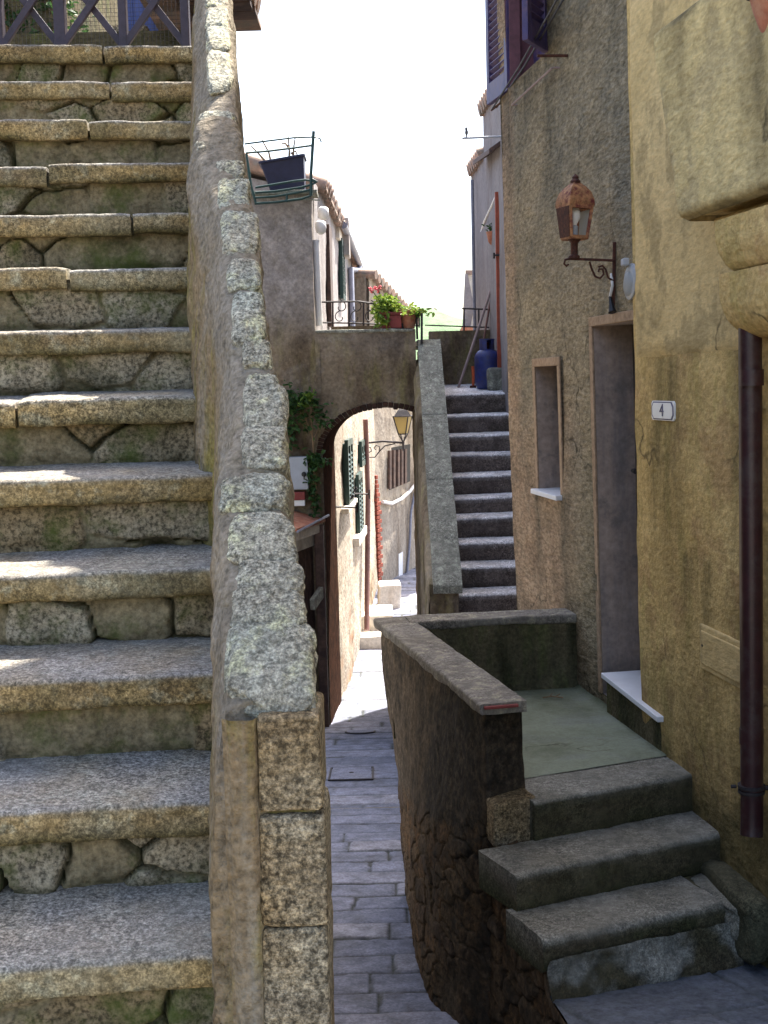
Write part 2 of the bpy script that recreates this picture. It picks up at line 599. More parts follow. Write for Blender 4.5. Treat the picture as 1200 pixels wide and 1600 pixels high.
M['bridge'] = plaster('stained_render', (0.14, 0.10, 0.065), (0.24, 0.19, 0.13), (0.045, 0.03, 0.018), (0.44, 0.64), 24, 0.6, 0.012, (0.75, 1.25), (0.21, 0.185, 0.07), 0.5, patch=(0.20, 0.165, 0.13), dcol=(0.27, 0.24, 0.22), streak=(2.2, 2.2, 1.1))
M['greyplaster'] = plaster('smooth_grey_render', (0.30, 0.27, 0.25), (0.40, 0.365, 0.34), (0.11, 0.085, 0.065), (0.5, 0.72), 18, 0.35, 0.008, (0.9, 1.1))
M['roughcast'] = plaster('pebbled_grey_render', (0.235, 0.188, 0.118), (0.32, 0.26, 0.168), (0.16, 0.145, 0.11), (0.46, 0.66), 44, 1.0, 0.022, (0.6, 1.35), None, dcol=(0.30, 0.205, 0.13), streak=(1.6, 1.0, 0.9), big=0.5, sq=0.32, crack=1.1, mst=(0.095, 0.085, 0.06))
M['yellow'] = plaster('ochre_render', (0.50, 0.34, 0.135), (0.60, 0.43, 0.185), (0.36, 0.26, 0.11), (0.54, 0.78), 34, 0.8, 0.014, (0.78, 1.2), (0.27, 0.235, 0.065), 0.4, dcol=(0.055, 0.05, 0.025), streak=(1.5, 0.8, 0.9), big=0.5, sq=0.7, mst=(0.12, 0.095, 0.04), crack=0.9, patch=(0.44, 0.285, 0.13))
M['yellowsmooth'] = plaster('ochre_smooth_render', (0.54, 0.39, 0.175), (0.63, 0.47, 0.23), (0.38, 0.285, 0.14), (0.55, 0.76), 40, 0.6, 0.010, (0.85, 1.13), dcol=(0.11, 0.085, 0.042), streak=(2.0, 0.9, 0.7), big=0.5, sq=0.4, crack=0.8, patch=(0.36, 0.27, 0.13))
M['breast'] = plaster('olive_ochre_render', (0.60, 0.46, 0.21), (0.70, 0.545, 0.265), (0.42, 0.335, 0.17), (0.52, 0.76), 40, 0.7, 0.012, (0.8, 1.18), dcol=(0.075, 0.06, 0.032), streak=(2.0, 0.9, 0.6), big=0.6, sq=0.45, crack=0.7, patch=(0.50, 0.39, 0.20))
M['trim'] = plaster('tan_render_trim', (0.31, 0.21, 0.135), (0.38, 0.27, 0.18), None, pit=30, bump=0.5, bdist=0.008, spk=(0.8, 1.2))
M['reveal'] = plaster('worn_reveal_render', (0.33, 0.245, 0.195), (0.43, 0.335, 0.275), (0.21, 0.18, 0.17), (0.45, 0.65), 24, 0.4, 0.008, (0.85, 1.15), streak=(5, 5, 0.6), patch=(0.20, 0.17, 0.15))
M['lit'] = plaster('pale_lime_render', (0.58, 0.53, 0.45), (0.70, 0.65, 0.57), (0.38, 0.31, 0.23), (0.5, 0.7), 22, 0.6, 0.012, (0.85, 1.15))
M['farwall'] = plaster('weathered_pale_render', (0.28, 0.235, 0.185), (0.37, 0.32, 0.26), (0.17, 0.13, 0.095), (0.46, 0.66), 16, 0.6, 0.015, (0.8, 1.2), streak=(2.5, 2.5, 0.5))
M['paleplaster'] = plaster('grey_lilac_render', (0.26, 0.24, 0.235), (0.35, 0.325, 0.315), (0.19, 0.15, 0.125), (0.5, 0.7), 20, 0.5, 0.012, (0.85, 1.15), dcol=(0.42, 0.36, 0.28))
M['litrubble'] = rubble('pale_rubble', (0.25, 0.17, 0.105), (0.36, 0.29, 0.21), (0.37, 0.32, 0.255), None, (0.30, 0.16, 0.085), 0.3, 40, 0.7, 1.25, dirt_shade=(0.20, 0.14, 0.09))
M['lav'] = plaster('faded_render', (0.20, 0.18, 0.18), (0.26, 0.235, 0.23), (0.145, 0.115, 0.10), (0.5, 0.7), 20, 0.5, 0.01, (0.9, 1.1))
M['entry'] = rubble('entrance_wall_render', (0.15, 0.08, 0.033), (0.15, 0.098, 0.052), (0.125, 0.092, 0.06), (0.018, 0.016, 0.010), (0.10, 0.066, 0.042), 0.7, 45, 0.55, 1.45, dirt_shade=(0.018, 0.016, 0.013))
M['entrycop'] = granite('concrete_coping', (0.165, 0.145, 0.12), (0.245, 0.22, 0.185), None, lo=0.75, hi=1.3, sscale=40, lich=(0.28, 0.26, 0.18), bump=0.5, stain=0.4)
M['entrystep'] = granite('mossy_shaded_step_stone', (0.05, 0.043, 0.022), (0.095, 0.082, 0.048), None, lo=0.6, hi=1.4, sscale=60, stain=0.5, top=(0.235, 0.225, 0.19), topamt=0.9, dirt_shade=(0.035, 0.04, 0.015))  # mossy stone; fronts also darkened to stand for shade, tops lighter
M['landing'] = plaster('green_tinged_concrete', (0.19, 0.21, 0.15), (0.26, 0.28, 0.205), (0.13, 0.14, 0.09), (0.46, 0.68), 60, 0.25, 0.004, (0.9, 1.1), streak=(2, 2, 2), dcol=(0.04, 0.045, 0.018), crack=1.2, patch=(0.22, 0.235, 0.19))
M['mossdark'] = plaster('damp_dark_render', (0.09, 0.075, 0.042), (0.15, 0.125, 0.075), (0.035, 0.035, 0.018), (0.45, 0.65), 40, 0.7, 0.012, (0.7, 1.3), (0.08, 0.10, 0.03), 0.6)
M['paver'] = rubble('paving_slabs', (0.15, 0.16, 0.205), (0.20, 0.21, 0.265), (0.055, 0.06, 0.055), (0.085, 0.083, 0.075), (0.265, 0.265, 0.305), 0.42, 60, 0.8, 1.2, dirt_shade=(0.085, 0.095, 0.105))  # last tone paints the enclosed street's shade onto its flags
M['soil'] = simple('dry_ground', (0.22, 0.19, 0.14), 0.95, var=0.4, scale=1.5, bump=0.5, bdist=0.05)
M['marble'] = simple('white_marble', (0.72, 0.72, 0.74), 0.35, var=0.08, scale=6, bump=0.03)
M['iron'] = simple('black_iron', (0.035, 0.03, 0.032), 0.6, 0.3, 0.4, 40)
M['rustiron'] = simple('rusty_iron', (0.085, 0.03, 0.018), 0.75, 0.2, 0.5, 60, 0.4, alt=(0.05, 0.018, 0.014))
M['rustlamp'] = simple('rust_and_old_paint', (0.34, 0.16, 0.07), 0.75, 0.0, 0.5, 38, 0.6, 0.004, alt=(0.13, 0.022, 0.02), altamt=0.4)
M['green'] = simple('green_paint', (0.012, 0.04, 0.035), 0.45, 0.0, 0.3, 20)
M['shutterblue'] = simple('violet_blue_shutter_paint', (0.055, 0.04, 0.12), 0.5, 0.0, 0.3, 14, alt=(0.10, 0.06, 0.11))
M['plum'] = simple('plum_frame_paint', (0.13, 0.05, 0.06), 0.55, 0.0, 0.3, 14)
M['wood'] = simple('dark_stained_timber', (0.035, 0.026, 0.04), 0.6, 0.0, 0.4, 18)
M['doorwood'] = simple('weathered_door_boards', (0.09, 0.075, 0.065), 0.7, 0.0, 0.35, 9)
M['brownwood'] = simple('old_brown_boards', (0.10, 0.06, 0.045), 0.75, 0.0, 0.4, 12, alt=(0.05, 0.03, 0.026))
M['bluedoor'] = simple('faded_blue_door_paint', (0.05, 0.075, 0.22), 0.55, 0.0, 0.3, 8)
M['gasblue'] = simple('gas_bottle_blue', (0.028, 0.04, 0.17), 0.45, 0.0, 0.3, 18, alt=(0.05, 0.05, 0.11))
M['pipe'] = simple('oxblood_pipe_paint', (0.036, 0.012, 0.014), 0.38, 0.0, 0.3, 16, alt=(0.05, 0.03, 0.03), altamt=0.1)
M['pipebrown'] = simple('brown_pipe_paint', (0.16, 0.075, 0.06), 0.5)
M['whitepipe'] = simple('white_pipe', (0.75, 0.73, 0.70), 0.5, var=0.1)
M['bluepipe'] = simple('grey_blue_pipe', (0.19, 0.195, 0.24), 0.5)
M['terra'] = simple('terracotta', (0.34, 0.12, 0.065), 0.8, 0.0, 0.3, 16, 0.3, alt=(0.40, 0.20, 0.12))
M['redpot'] = simple('red_brown_planter', (0.22, 0.04, 0.035), 0.6, 0.0, 0.25)
M['blackpot'] = simple('blue_black_plastic', (0.016, 0.016, 0.045), 0.5, 0.0, 0.25)
M['reddoor'] = simple('red_orange_door_paint', (0.26, 0.055, 0.028), 0.55)
M['tile'] = simple('weathered_roof_tile', (0.30, 0.20, 0.15), 0.9, 0.0, 0.4, 9, 0.4, 0.006, alt=(0.20, 0.17, 0.14))
M['brick'] = simple('red_brick', (0.24, 0.055, 0.03), 0.9, 0.0, 0.45, 22, 0.5, 0.01)
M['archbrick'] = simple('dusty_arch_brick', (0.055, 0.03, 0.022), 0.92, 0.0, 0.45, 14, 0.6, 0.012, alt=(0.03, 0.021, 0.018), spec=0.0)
M['plastic'] = simple('pale_grey_plastic', (0.36, 0.38, 0.42), 0.4, var=0.08)
M['white'] = simple('white_enamel', (0.78, 0.77, 0.75), 0.3, var=0.05)
M['navy'] = simple('navy_enamel', (0.02, 0.02, 0.10), 0.35, var=0.05)
M['yglass'] = None
M['bark'] = simple('thin_brown_stem', (0.20, 0.13, 0.07), 0.9)
M['leaf'] = None
M['flower'] = simple('red_petal', (0.62, 0.08, 0.10), 0.6)
M['stick'] = simple('bleached_stick', (0.30, 0.22, 0.20), 0.8)
M['orange'] = simple('orange_plastic', (0.62, 0.12, 0.04), 0.5)
M['bird'] = simple('grey_feather', (0.10, 0.10, 0.11), 0.8)
M['dark'] = simple('deep_interior', (0.02, 0.018, 0.016), 0.9)
M['cable'] = simple('white_cable', (0.7, 0.68, 0.66), 0.5)
M['black'] = simple('black_plastic', (0.012, 0.012, 0.014), 0.4)
M['hill'] = simple('wooded_hillside', (0.10, 0.16, 0.075), 0.95, var=0.5, scale=0.25, bump=0.5, bdist=0.5)


def leafmat(name, a, b):
    g = G(name)
    c = g.ramp(g.attr('r'), [(0.0, a), (1.0, b)])
    c = g.mix(1.0, c, g.ramp(g.noise(40, 3, 0.6), [(0.3, 0.75), (0.7, 1.25)]), 'MULTIPLY')
    g.out(c, 0.55)
    tr = g.n('ShaderNodeBsdfTranslucent')
    g.l(c, tr.inputs['Color'])
    mx = g.n('ShaderNodeMixShader')
    mx.inputs[0].default_value = 0.35
    g.l(g.b.outputs[0], mx.inputs[1]); g.l(tr.outputs[0], mx.inputs[2])
    g.l(mx.outputs[0], g.nt.nodes['Material Output'].inputs['Surface'])
    return g.mat


M['leaf'] = leafmat('dark_green_leaf', (0.022, 0.055, 0.018), (0.06, 0.13, 0.03))
M['leafbright'] = leafmat('yellow_green_leaf', (0.10, 0.20, 0.03), (0.30, 0.38, 0.06))


def glassy(name, col, alpha=0.5):
    g = G(name)
    g.out(col, 0.3)
    tr = g.n('ShaderNodeBsdfTranslucent')
    tr.inputs['Color'].default_value = (*col, 1)
    mx = g.n('ShaderNodeMixShader')
    mx.inputs[0].default_value = alpha
    g.l(g.b.outputs[0], mx.inputs[1]); g.l(tr.outputs[0], mx.inputs[2])
    g.l(mx.outputs[0], g.nt.nodes['Material Output'].inputs['Surface'])
    return g.mat


M['yglass'] = glassy('yellowed_lamp_glass', (0.55, 0.45, 0.22), 0.6)
M['clearglass'] = glassy('dusty_lamp_glass', (0.7, 0.7, 0.68), 0.7)
gm = G('window_glass'); gm.out((0.02, 0.025, 0.03), 0.08, None, 0, 0.8); M['glass'] = gm.mat

#SECTIONS
# ================================================================== LEFT STAIRCASE
YK = lambda k: 2.40 + 0.276 * k
ZK = lambda k: -1.098 + 0.215 * k
ED = Vector((0.992, 0.10, 0)).normalized()          # along the nosing
SD = Vector((-0.142, 1, 0)).normalized()            # up the flight
TILT = 0.062
RX = {-3: 350, -2: 349, -1: 347, 0: 345, 1: 340, 2: 335, 3: 332, 4: 335, 5: 300, 6: 298, 7: 297, 8: 297, 9: 297, 10: 299, 11: 304, 12: 305}
NY = {0: 1515, 1: 1275, 2: 1080, 3: 890, 4: 752, 5: 618, 6: 517, 7: 427, 8: 346, 9: 274, 10: 208, 11: 149, 12: 92}


def rightx(Y):
    ks = sorted(NY)
    ys = [YK(k) for k in ks]; xs = []
    for k in ks:
        xs.append(P(RX[k], NY[k], YK(k)).x)
    return float(np.interp(Y, ys, xs)) if Y >= ys[0] else xs[0] - (Y - ys[0]) * 0.142


stair = thing('stone_staircase', (-1.6, 3.6, -2.4), 'steep flight of worn granite steps on the left climbing to the timber railing', 'staircase')
JOINT = {12: 165, 11: 175, 10: 142, 9: 80, 8: 208, 7: 110, 5: 32, 3: None, 2: None}
for k in range(-3, 13):
    Yc, z = YK(k), ZK(k)
    xr = rightx(Yc) + 0.07
    p0 = Vector((0, 0, 0))
    # a point on the nosing: at X=rightx the line passes depth Yc
    base = Vector((rightx(Yc), Yc, z))
    B = base + ED * 0.08
    A = base - ED * (1.75 + 0.1 * k if k > 0 else 1.75)
    segs = [(A, B)]
    jp = JOINT.get(k)
    if jp is not None:
        J = P(jp, NY[k], Yc)
        t = (J.x - base.x) / ED.x
        Jm = base + ED * t
        segs = [(A, Jm - ED * 0.005), (Jm + ED * 0.005, B)]
    dz = Vector((0, 0, TILT))
    for si, (a, b) in enumerate(segs):
        off = Vector((0, 0, RNG.uniform(-0.005, 0.005))) + SD * RNG.uniform(-0.01, 0.01)
        mb = MB()
        th = 0.074 + RNG.uniform(-0.004, 0.006)
        D = (SD + dz) * (0.40 if k < 12 else 1.2)
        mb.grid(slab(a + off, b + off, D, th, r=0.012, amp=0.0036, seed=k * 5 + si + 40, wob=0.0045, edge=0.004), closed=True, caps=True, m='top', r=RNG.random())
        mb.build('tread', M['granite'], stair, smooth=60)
    # rubble riser standing on the tread below, under this slab
    set_back = 0.05
    o = A + SD * set_back + Vector((0, 0, -0.20))
    Lr = (B - A).length
    ul = np.linspace(0, Lr, int(Lr / 0.008))
    vl = np.linspace(0, 0.165, 24)
    cells = [0.27, 0.21, 0.24, 0.19, 0.29]
    cw = cells[k % 5]

    def fn(U, V, Pt, k=k, cw=cw):
        wu = U + 0.07 * fbm(Pt * 5, k + 3, 3)
        wv = V + 0.05 * fbm(Pt * 5, k + 8, 3)
        f1, f2, rid = worley(wu, wv + 0.02 * (k % 3), cw, 0.17, k * 13 + 2, 0.95)
        d = f2 - f1
        loose = sstep(0.42, 0.5, rid)               # some stones stand free, others are pointed flush
        keep = sstep(0.02, 0.09, d)
        rough = 0.012 * fbm(Pt * 13, k, 4, 0.6) + 0.012 * np.abs(fbm(Pt * 5 + 3, k + 31, 3))
        h = keep * (0.003 + loose * 0.011 * sstep(0.0, 0.10, d)) + rough + 0.006 * (rid - 0.5) * keep + 0.004 * fbm(Pt * 45, k + 5, 3, .65)
        opn = sstep(0.0, 0.25, fbm(Pt * 3.1 + 7, k + 90, 2) + 0.25 * (loose - 0.4))
        gap = (1 - sstep(0.01, 0.08, d)) * opn
        h = h - 0.04 * gap
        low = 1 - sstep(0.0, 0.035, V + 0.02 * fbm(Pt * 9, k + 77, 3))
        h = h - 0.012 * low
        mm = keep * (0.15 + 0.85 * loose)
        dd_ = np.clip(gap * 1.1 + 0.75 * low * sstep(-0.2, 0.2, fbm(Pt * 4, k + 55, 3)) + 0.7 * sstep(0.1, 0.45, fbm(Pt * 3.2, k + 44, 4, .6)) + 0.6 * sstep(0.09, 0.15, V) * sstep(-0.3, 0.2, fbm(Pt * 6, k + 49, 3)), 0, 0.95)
        return h, np.clip(mm, 0, 1), np.clip(rid + 0.25 * fbm(Pt * 3, k + 70, 2), 0, 1), dd_
    mb = MB()
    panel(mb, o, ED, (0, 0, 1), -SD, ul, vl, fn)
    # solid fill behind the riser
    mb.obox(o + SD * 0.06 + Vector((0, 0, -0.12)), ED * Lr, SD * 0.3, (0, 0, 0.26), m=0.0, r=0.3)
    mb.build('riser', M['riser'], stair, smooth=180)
# masonry body of the flight
mb = MB()
y0, y1 = YK(-3) + 0.1, YK(12) + 1.3
mb.prism([(-3.6, y0, -2.6), (-3.6, y1, -2.6), (-3.6, y1, ZK(12) - 0.18), (-3.6, YK(12) + 0.1, ZK(12) - 0.2), (-3.6, y0, ZK(-3) - 0.24)], (2.5, 0, 0), m=0, r=0.4)
mb.build('body', M['riser'], stair)

# ================================================================== LEFT PARAPET
def YP(row, x):
    u = (600 - 0.025 * (x - 600)) - row
    return 2.368 / (0.779 - u / FPX)


rows = [1105, 1060, 1000, 950, 900, 850, 800, 750, 715, 690, 650, 600, 560, 500, 450, 400, 350, 300, 260, 235, 215, 195, 180, 140, 100, 50, 0, -60]
xl = [352, 352, 350, 348, 346, 344, 342, 340, 338, 352, 362, 360, 356, 350, 346, 342, 336, 324, 310, 303, 303, 305, 313, 322, 321, 319, 316, 312]
xrr = [490, 489, 484, 479, 473, 466, 459, 453, 451, 449, 447, 437, 428, 418, 411, 405, 398, 390, 385, 381, 376, 373, 372, 370, 368, 364, 361, 357]
st = []
for r_, a_, b_ in zip(rows, xl, xrr):
    y = YP(r_, (a_ + b_) / 2)
    pl = P(a_, r_, y); pr = P(b_, r_, y)
    st.append((y, pl.x, pr.x, (pl.z + pr.z) / 2))
st = np.array(st)
st[0, 0] = 2.30
par = thing('stair_parapet', (-0.4, 3.6, -2.6), 'rendered rubble parapet sloping up beside the granite steps, capped with pale granite stones', 'wall')
ny = 340
Ys = np.linspace(2.30, st[-1, 0], ny)
XL = np.interp(Ys, st[:, 0], st[:, 1]); XR = np.interp(Ys, st[:, 0], st[:, 2])
ZT = -0.576 + 0.779 * (Ys - 2.3)
# a shallow step in the coping where the upper length begins
ZT = ZT + 0.02 * sstep(3.95, 4.02, Ys) - 0.06 * sstep(4.08, 4.16, Ys)
XB = np.array([rightx(y) for y in Ys])
jump = sstep(3.50, 3.62, Ys)
XB = np.where(Ys < 3.62, np.interp(Ys, [2.3, 3.5, 3.62], [rightx(2.4), rightx(3.5), P(302, 660, 3.62).x]), XB)
Pt = np.zeros((ny, 84, 3))
for i, y in enumerate(Ys):
    xi, xo, zt, xb = XL[i], XR[i], ZT[i], min(XB[i], XL[i] - 0.004)
    zb = max(-1.5, ZK((y - 2.4) / 0.276) - 0.45)
    prof = [(xb, zb), (xb, zb + (zt - zb) * 0.45), (xb + (xi - xb) * 0.45, zt - 0.16), (xi - 0.006, zt - 0.06), (xi + 0.004, zt - 0.02), (xi + 0.02, zt - 0.004), ((xi + xo) / 2, zt + 0.008),
            (xo - 0.022, zt - 0.004), (xo - 0.006, zt - 0.022), (xo + 0.004, zt - 0.09), (xo + 0.012, zt - 0.4), (xo + 0.02, -2.7)]
    q = np.array(prof)
    dd = np.r_[0, np.cumsum(np.minimum(np.linalg.norm(np.diff(q, axis=0), axis=1), 0.35))]
    t = np.linspace(0, dd[-1], 84)
    Pt[i, :, 0] = np.interp(t, dd, q[:, 0]); Pt[i, :, 2] = np.interp(t, dd, q[:, 1]); Pt[i, :, 1] = y
nz = np.stack([fbm(Pt * 8 + 9, 100 + c, 4, 0.6) for c in range(3)], -1)
nz2 = np.stack([fbm(Pt * 2.2 + 9, 120 + c, 2, 0.6) for c in range(3)], -1)
nz3 = np.stack([fbm(Pt * 26 + 2, 140 + c, 3, 0.6) for c in range(3)], -1)
Pt = Pt + nz * 0.014 + nz3 * 0.007 + nz2 * np.array([0.010, 0, 0.006])
jj = np.arange(84)[None, :] / 83.0
topd = np.clip(sstep(0.37, 0.44, jj + 0.05 * fbm(Pt * 5, 150, 3)) * (1.0 + 0 * Pt[..., 0]), 0, 1)
mb = MB()
mb.grid(Pt, d=topd, closed=True, caps=True, flip=False)
mb.build('wall', M['parapet'], par, smooth=180)
# rendered strip and big quoin blocks of the end face
mb = MB()
a = P(347, 1110, 2.29); 
zt0 = P(430, 1108, 2.29).z
ul = np.linspace(0, 0.165, 34); vl = np.linspace(-2.6, zt0 - 0.012, 120)
panel(mb, (a.x, 2.285, 0), (1, 0, 0), (0, 0, 1), (0, -1, 0), ul, vl, lambda U, V, Q: (0.012 * fbm(Q * 7, 5, 4, 0.6) + 0.022 * (U < 0.066) * sstep(0.068, 0.055, U) - 0.02 * sstep(0.02, 0.0, U), 1.0, 0.5))
mb.build('end_face', M['parapet'], par, smooth=180)
for (x0, x1, r0, r1) in [(406, 494, 1118, 1262), (408, 502, 1276, 1442), (412, 507, 1452, 1600), (414, 510, 1612, 1790), (414, 512, 1800, 2000)]:
    p0 = P(x0, r1, 2.28); p1 = P(x1, r0, 2.28)
    c = (p0 + p1) / 2; c.y += 0.075
    mb = MB()
    lump(mb, c + Vector((0.004, 0.004, 0)), ((p1.x - p0.x) / 2 * 1.07, 0, 0), (0, 0.095, 0), (0, 0, (p1.z - p0.z) / 2 * 1.075), e=14, amp=0.075, seed=r0, nu=120, nv=70)
    mb.build('quoin_block', M['quoin'], par, smooth=180)
cop = [(1043, 118, 358, 490), (950, 62, 362, 476), (905, 46, 372, 470), (846, 66, 360, 462), (773, 46, 346, 448), (700, 58, 378, 447), (640, 62, 378, 446), (604, 24, 384, 436),
       (556, 34, 378, 424), (508, 52, 364, 414), (480, 32, 362, 412), (430, 40, 356, 408), (366, 54, 346, 404), (309, 44, 341, 390), (268, 22, 338, 382), (226, 26, 306, 376), (190, 18, 312, 366),
       (112, 52, 324, 362), (62, 30, 323, 358), (32, 26, 322, 356), (6, 18, 322, 352)]
for i, (rc, hh, a_, b_) in enumerate(cop):
    xm = (a_ + b_) / 2
    ya, yb = YP(rc - hh / 2, xm), YP(rc + hh / 2, xm)
    p_t = P(xm, rc - hh / 2, ya); p_b = P(xm, rc + hh / 2, yb)
    pl = P(a_, rc, (ya + yb) / 2); pr = P(b_, rc, (ya + yb) / 2)
    sl = (p_t - p_b) / 2
    ac = (pr - pl) / 2
    nr = ac.cross(sl).normalized()
    c = (pl + pr) / 2 - nr * 0.019 + ac * 0.01
    mb = MB()
    lump(mb, c, ac * 1.03, sl * 1.17, nr * 0.040, e=4.5, amp=0.24, seed=i * 7 + 3, nu=96, nv=44)
    mb.build('coping_stone', M['coping'], par, smooth=180)

# ================================================================== TIMBER RAILING + TERRACE AT THE STAIR HEAD
Yr = YK(12) + 0.10
ztop = ZK(12) + 0.008
fence = thing('timber_railing', tuple(P(150, 92, Yr)), 'dark timber railing with crossed braces and wire netting at the head of the granite steps', 'railing')


def FP(px, py, dy=0.0): return P(px, py, Yr + dy)


zt_f = ztop + 0.95
posts = [2, 97, 195, 292, -95]
for px in posts:
    b = FP(px, 90); b.z = ztop - 0.01
    w = 0.036 if px != 97 else 0.05
    mb = MB(); mb.box(b.x - w / 2, b.x + w / 2, b.y - 0.025, b.y + 0.025, b.z, zt_f)
    mb.build('post', M['wood'], fence, bevel=0.004)
xs = sorted(posts)
for a_, b_ in zip(xs[:-1], xs[1:]):
    A_ = FP(a_, 88); B_ = FP(b_, 88)
    for s, (p, q) in enumerate(((A_, B_), (B_, A_))):
        p = Vector((p.x, Yr - 0.012 + 0.026 * s, ztop + 0.01)); q = Vector((q.x, Yr - 0.012 + 0.026 * s, ztop + 0.37))
        mb = MB(); mb.bar(p, q, 0.024, 0.03)
        mb.build('brace', M['wood'], fence, bevel=0.003)
L_ = FP(-95, 88); R_ = FP(292, 88)
mb = MB(); mb.box(L_.x, R_.x, Yr - 0.03, Yr + 0.03, zt_f + 0.001, zt_f + 0.05)
mb.build('top_rail', M['wood'], fence, bevel=0.004)
mb = MB(); mb.box(L_.x, R_.x, Yr - 0.02, Yr + 0.02, ztop + 0.385, ztop + 0.425)
mb.build('middle_rail', M['wood'], fence, bevel=0.004)
mb = MB()
x = L_.x
while x < R_.x:
    mb.tube([(x, Yr + 0.034, ztop), (x, Yr + 0.034, zt_f)], 0.0009, 3); x += 0.018
z = ztop + 0.01
while z < zt_f:
    mb.tube([(L_.x, Yr + 0.036, z), (R_.x, Yr + 0.036, z)], 0.0009, 3); z += 0.018
mb.build('wire_netting', M['iron'], fence)

# terrace wall behind the railing
tw = MB()
a = P(-60, 66, 6.9); b = P(300, 66, 6.9)
zt_ = P(150, 50, 6.9).z
ul = np.linspace(0, b.x - a.x + 1.3, 90)
panel(tw, (a.x - 1.2, 6.9, ztop - 0.5), (1, 0, 0), (0, 0, 1), (0, -1, 0), ul, np.linspace(0, zt_ - ztop + 0.5, 30), amp=0.02, nscale=4, seed=3)
tw.box(a.x - 1.2, b.x + 0.1, 6.92, 7.1, ztop - 0.5, zt_ - 0.004)
tag(tw.build('terrace_wall', M['mossdark'], None, smooth=50), 'low mossy terrace wall just behind the timber railing', 'wall')

th = thing('terrace_house', (-2.0, 7.6, 0.9), 'house at the head of the granite steps with faded blue door and tiled eave', 'house')
d0 = P(193, 60, 7.5); d1 = P(257, 60, 7.5); w1 = P(262, 60, 7.5); w2 = P(316, 60, 7.5)
mb = MB()
mb.box(w1.x, w2.x, 7.5, 7.9, 0.9, 3.6)
mb.build('wall', M['mossdark'], th)
mb = MB(); mb.box(d0.x - 1.6, d0.x - 0.34, 7.52, 10.0, 0.9, 3.6); mb.build('wall', M['mossdark'], th)
mb = MB(); mb.box(d0.x, d1.x, 7.48, 7.53, 0.9, 3.1)
for i in range(1, 4):
    xx = d0.x + (d1.x - d0.x) * i / 4
    mb.box(xx - 0.004, xx + 0.004, 7.475, 7.485, 0.9, 3.1)
mb.build('door', M['bluedoor'], th)
mb = MB()
e0 = P(403, 31, 7.16)
# small boarded eave with tiles above, just showing beyond the parapet
zb = e0.z
for i in range(4):
    y = 6.5 + i * 0.17
    mb.box(-1.0, e0.x - 0.012 + 0.012 * (i % 2), y, y + 0.155, zb + 0.002 * (i % 2), zb + 0.03)
mb.build('eave_board', M['brownwood'], th, bevel=0.003)
mb = MB()
mb.box(-1.0, e0.x - 0.004, 6.46, 6.488, zb - 0.035, zb + 0.05)
for i in range(3): mb.box(-1.0, e0.x - 0.002, 6.452, 6.46, zb - 0.03 + 0.028 * i, zb - 0.006 + 0.028 * i)
mb.build('fascia', M['brownwood'], th, bevel=0.003)
mb = MB()
for i in range(5):
    y = 6.46 + i * 0.16
    mb.tube([(e0.x + 0.01, y + 0.08, zb + 0.09), (e0.x - 0.5, y + 0.08, zb + 0.2), (-1.2, y + 0.08, zb + 0.36)], 0.06, 10)
mb.box(-1.2, e0.x - 0.01, 6.49, 7.5, zb + 0.033, zb + 0.06)
mb.build('roof', M['tile'], th, smooth=50)


def leaves(mb, pts, size, seed=0, up=0.3):
    rg = np.random.default_rng(seed)
    for c in pts:
        s = size * rg.uniform(0.6, 1.3)
        d = Vector(rg.normal(size=3)); d.z = d.z * 0.6 - 0.15; d.normalize()
        n = Vector(rg.normal(size=3)) + Vector((0, 0, 1.2)); sd = d.cross(n).normalized(); n = sd.cross(d).normalized()
        c = Vector(c)
        k = n * s * 0.16
        vs = [c, c + d * s * 0.35 + sd * s * 0.27 + k, c + d * s * 0.75 + sd * s * 0.2 + k, c + d * s * 1.0 - k * 0.6, c + d * s * 0.75 - sd * s * 0.2 + k, c + d * s * 0.35 - sd * s * 0.27 + k, c + d * s * 0.5]
        mb.add(vs, [(0, 1, 6), (1, 2, 6), (2, 3, 6), (3, 4, 6), (4, 5, 6), (5, 0, 6)], r=float(rg.random()))


# shrub seen through the netting
rg = np.random.default_rng(4)
c = P(40, 10, 7.6)
pts = [c + Vector((rg.normal() * 0.16, rg.normal() * 0.12, rg.normal() * 0.16)) for _ in range(900)]
sh = thing('shrub', (c.x, c.y, c.z - 0.5), 'leafy green shrub behind the left end of the timber railing', 'shrub')
mb = MB(); leaves(mb, pts, 0.05, 5); mb.build('foliage', M['leaf'], sh)
mb = MB()
for i in range(7): mb.tube([(c.x + 0.02 * (i - 3), c.y, c.z - 0.5), (c.x + rg.normal() * 0.1, c.y + rg.normal() * 0.08, c.z), (c.x + rg.normal() * 0.2, c.y, c.z + 0.25)], [0.012, 0.008, 0.004], 6)
mb.build('stem', M['bark'], sh)
# two small boulders / pots on the terrace wall
for i, px in enumerate((186, 222)):
    q = P(px, 46, 6.98)
    mb = MB(); lump(mb, (q.x, q.y, zt_ + 0.018), (0.05 - 0.012 * i, 0, 0), (0, 0.045, 0), (0, 0, 0.03), amp=0.2, seed=i + 2, nu=24, nv=14)
    tag(mb.build('loose_stone', M['quoin'], None, smooth=180), ['larger loose stone on the terrace wall left of the middle railing post', 'smaller loose stone on the terrace wall in front of the blue door'][i], 'stone')
# ================================================================== GROUND, PAVING
def gz(Y): return np.interp(Y, [0, 4.0, 5.5, 8.0, 13.3, 16.5, 18, 20, 24, 30, 60], [-2.30, -2.66, -2.82, -3.07, -3.60, -3.80, -3.75, -3.6, -3.5, -3.35, -4])      # the lower alley


def gs(Y): return np.interp(Y, [0, 3.0, 4.6, 8.0], [-1.75, -2.07, -2.31, -2.6])                       # the upper street by the steps


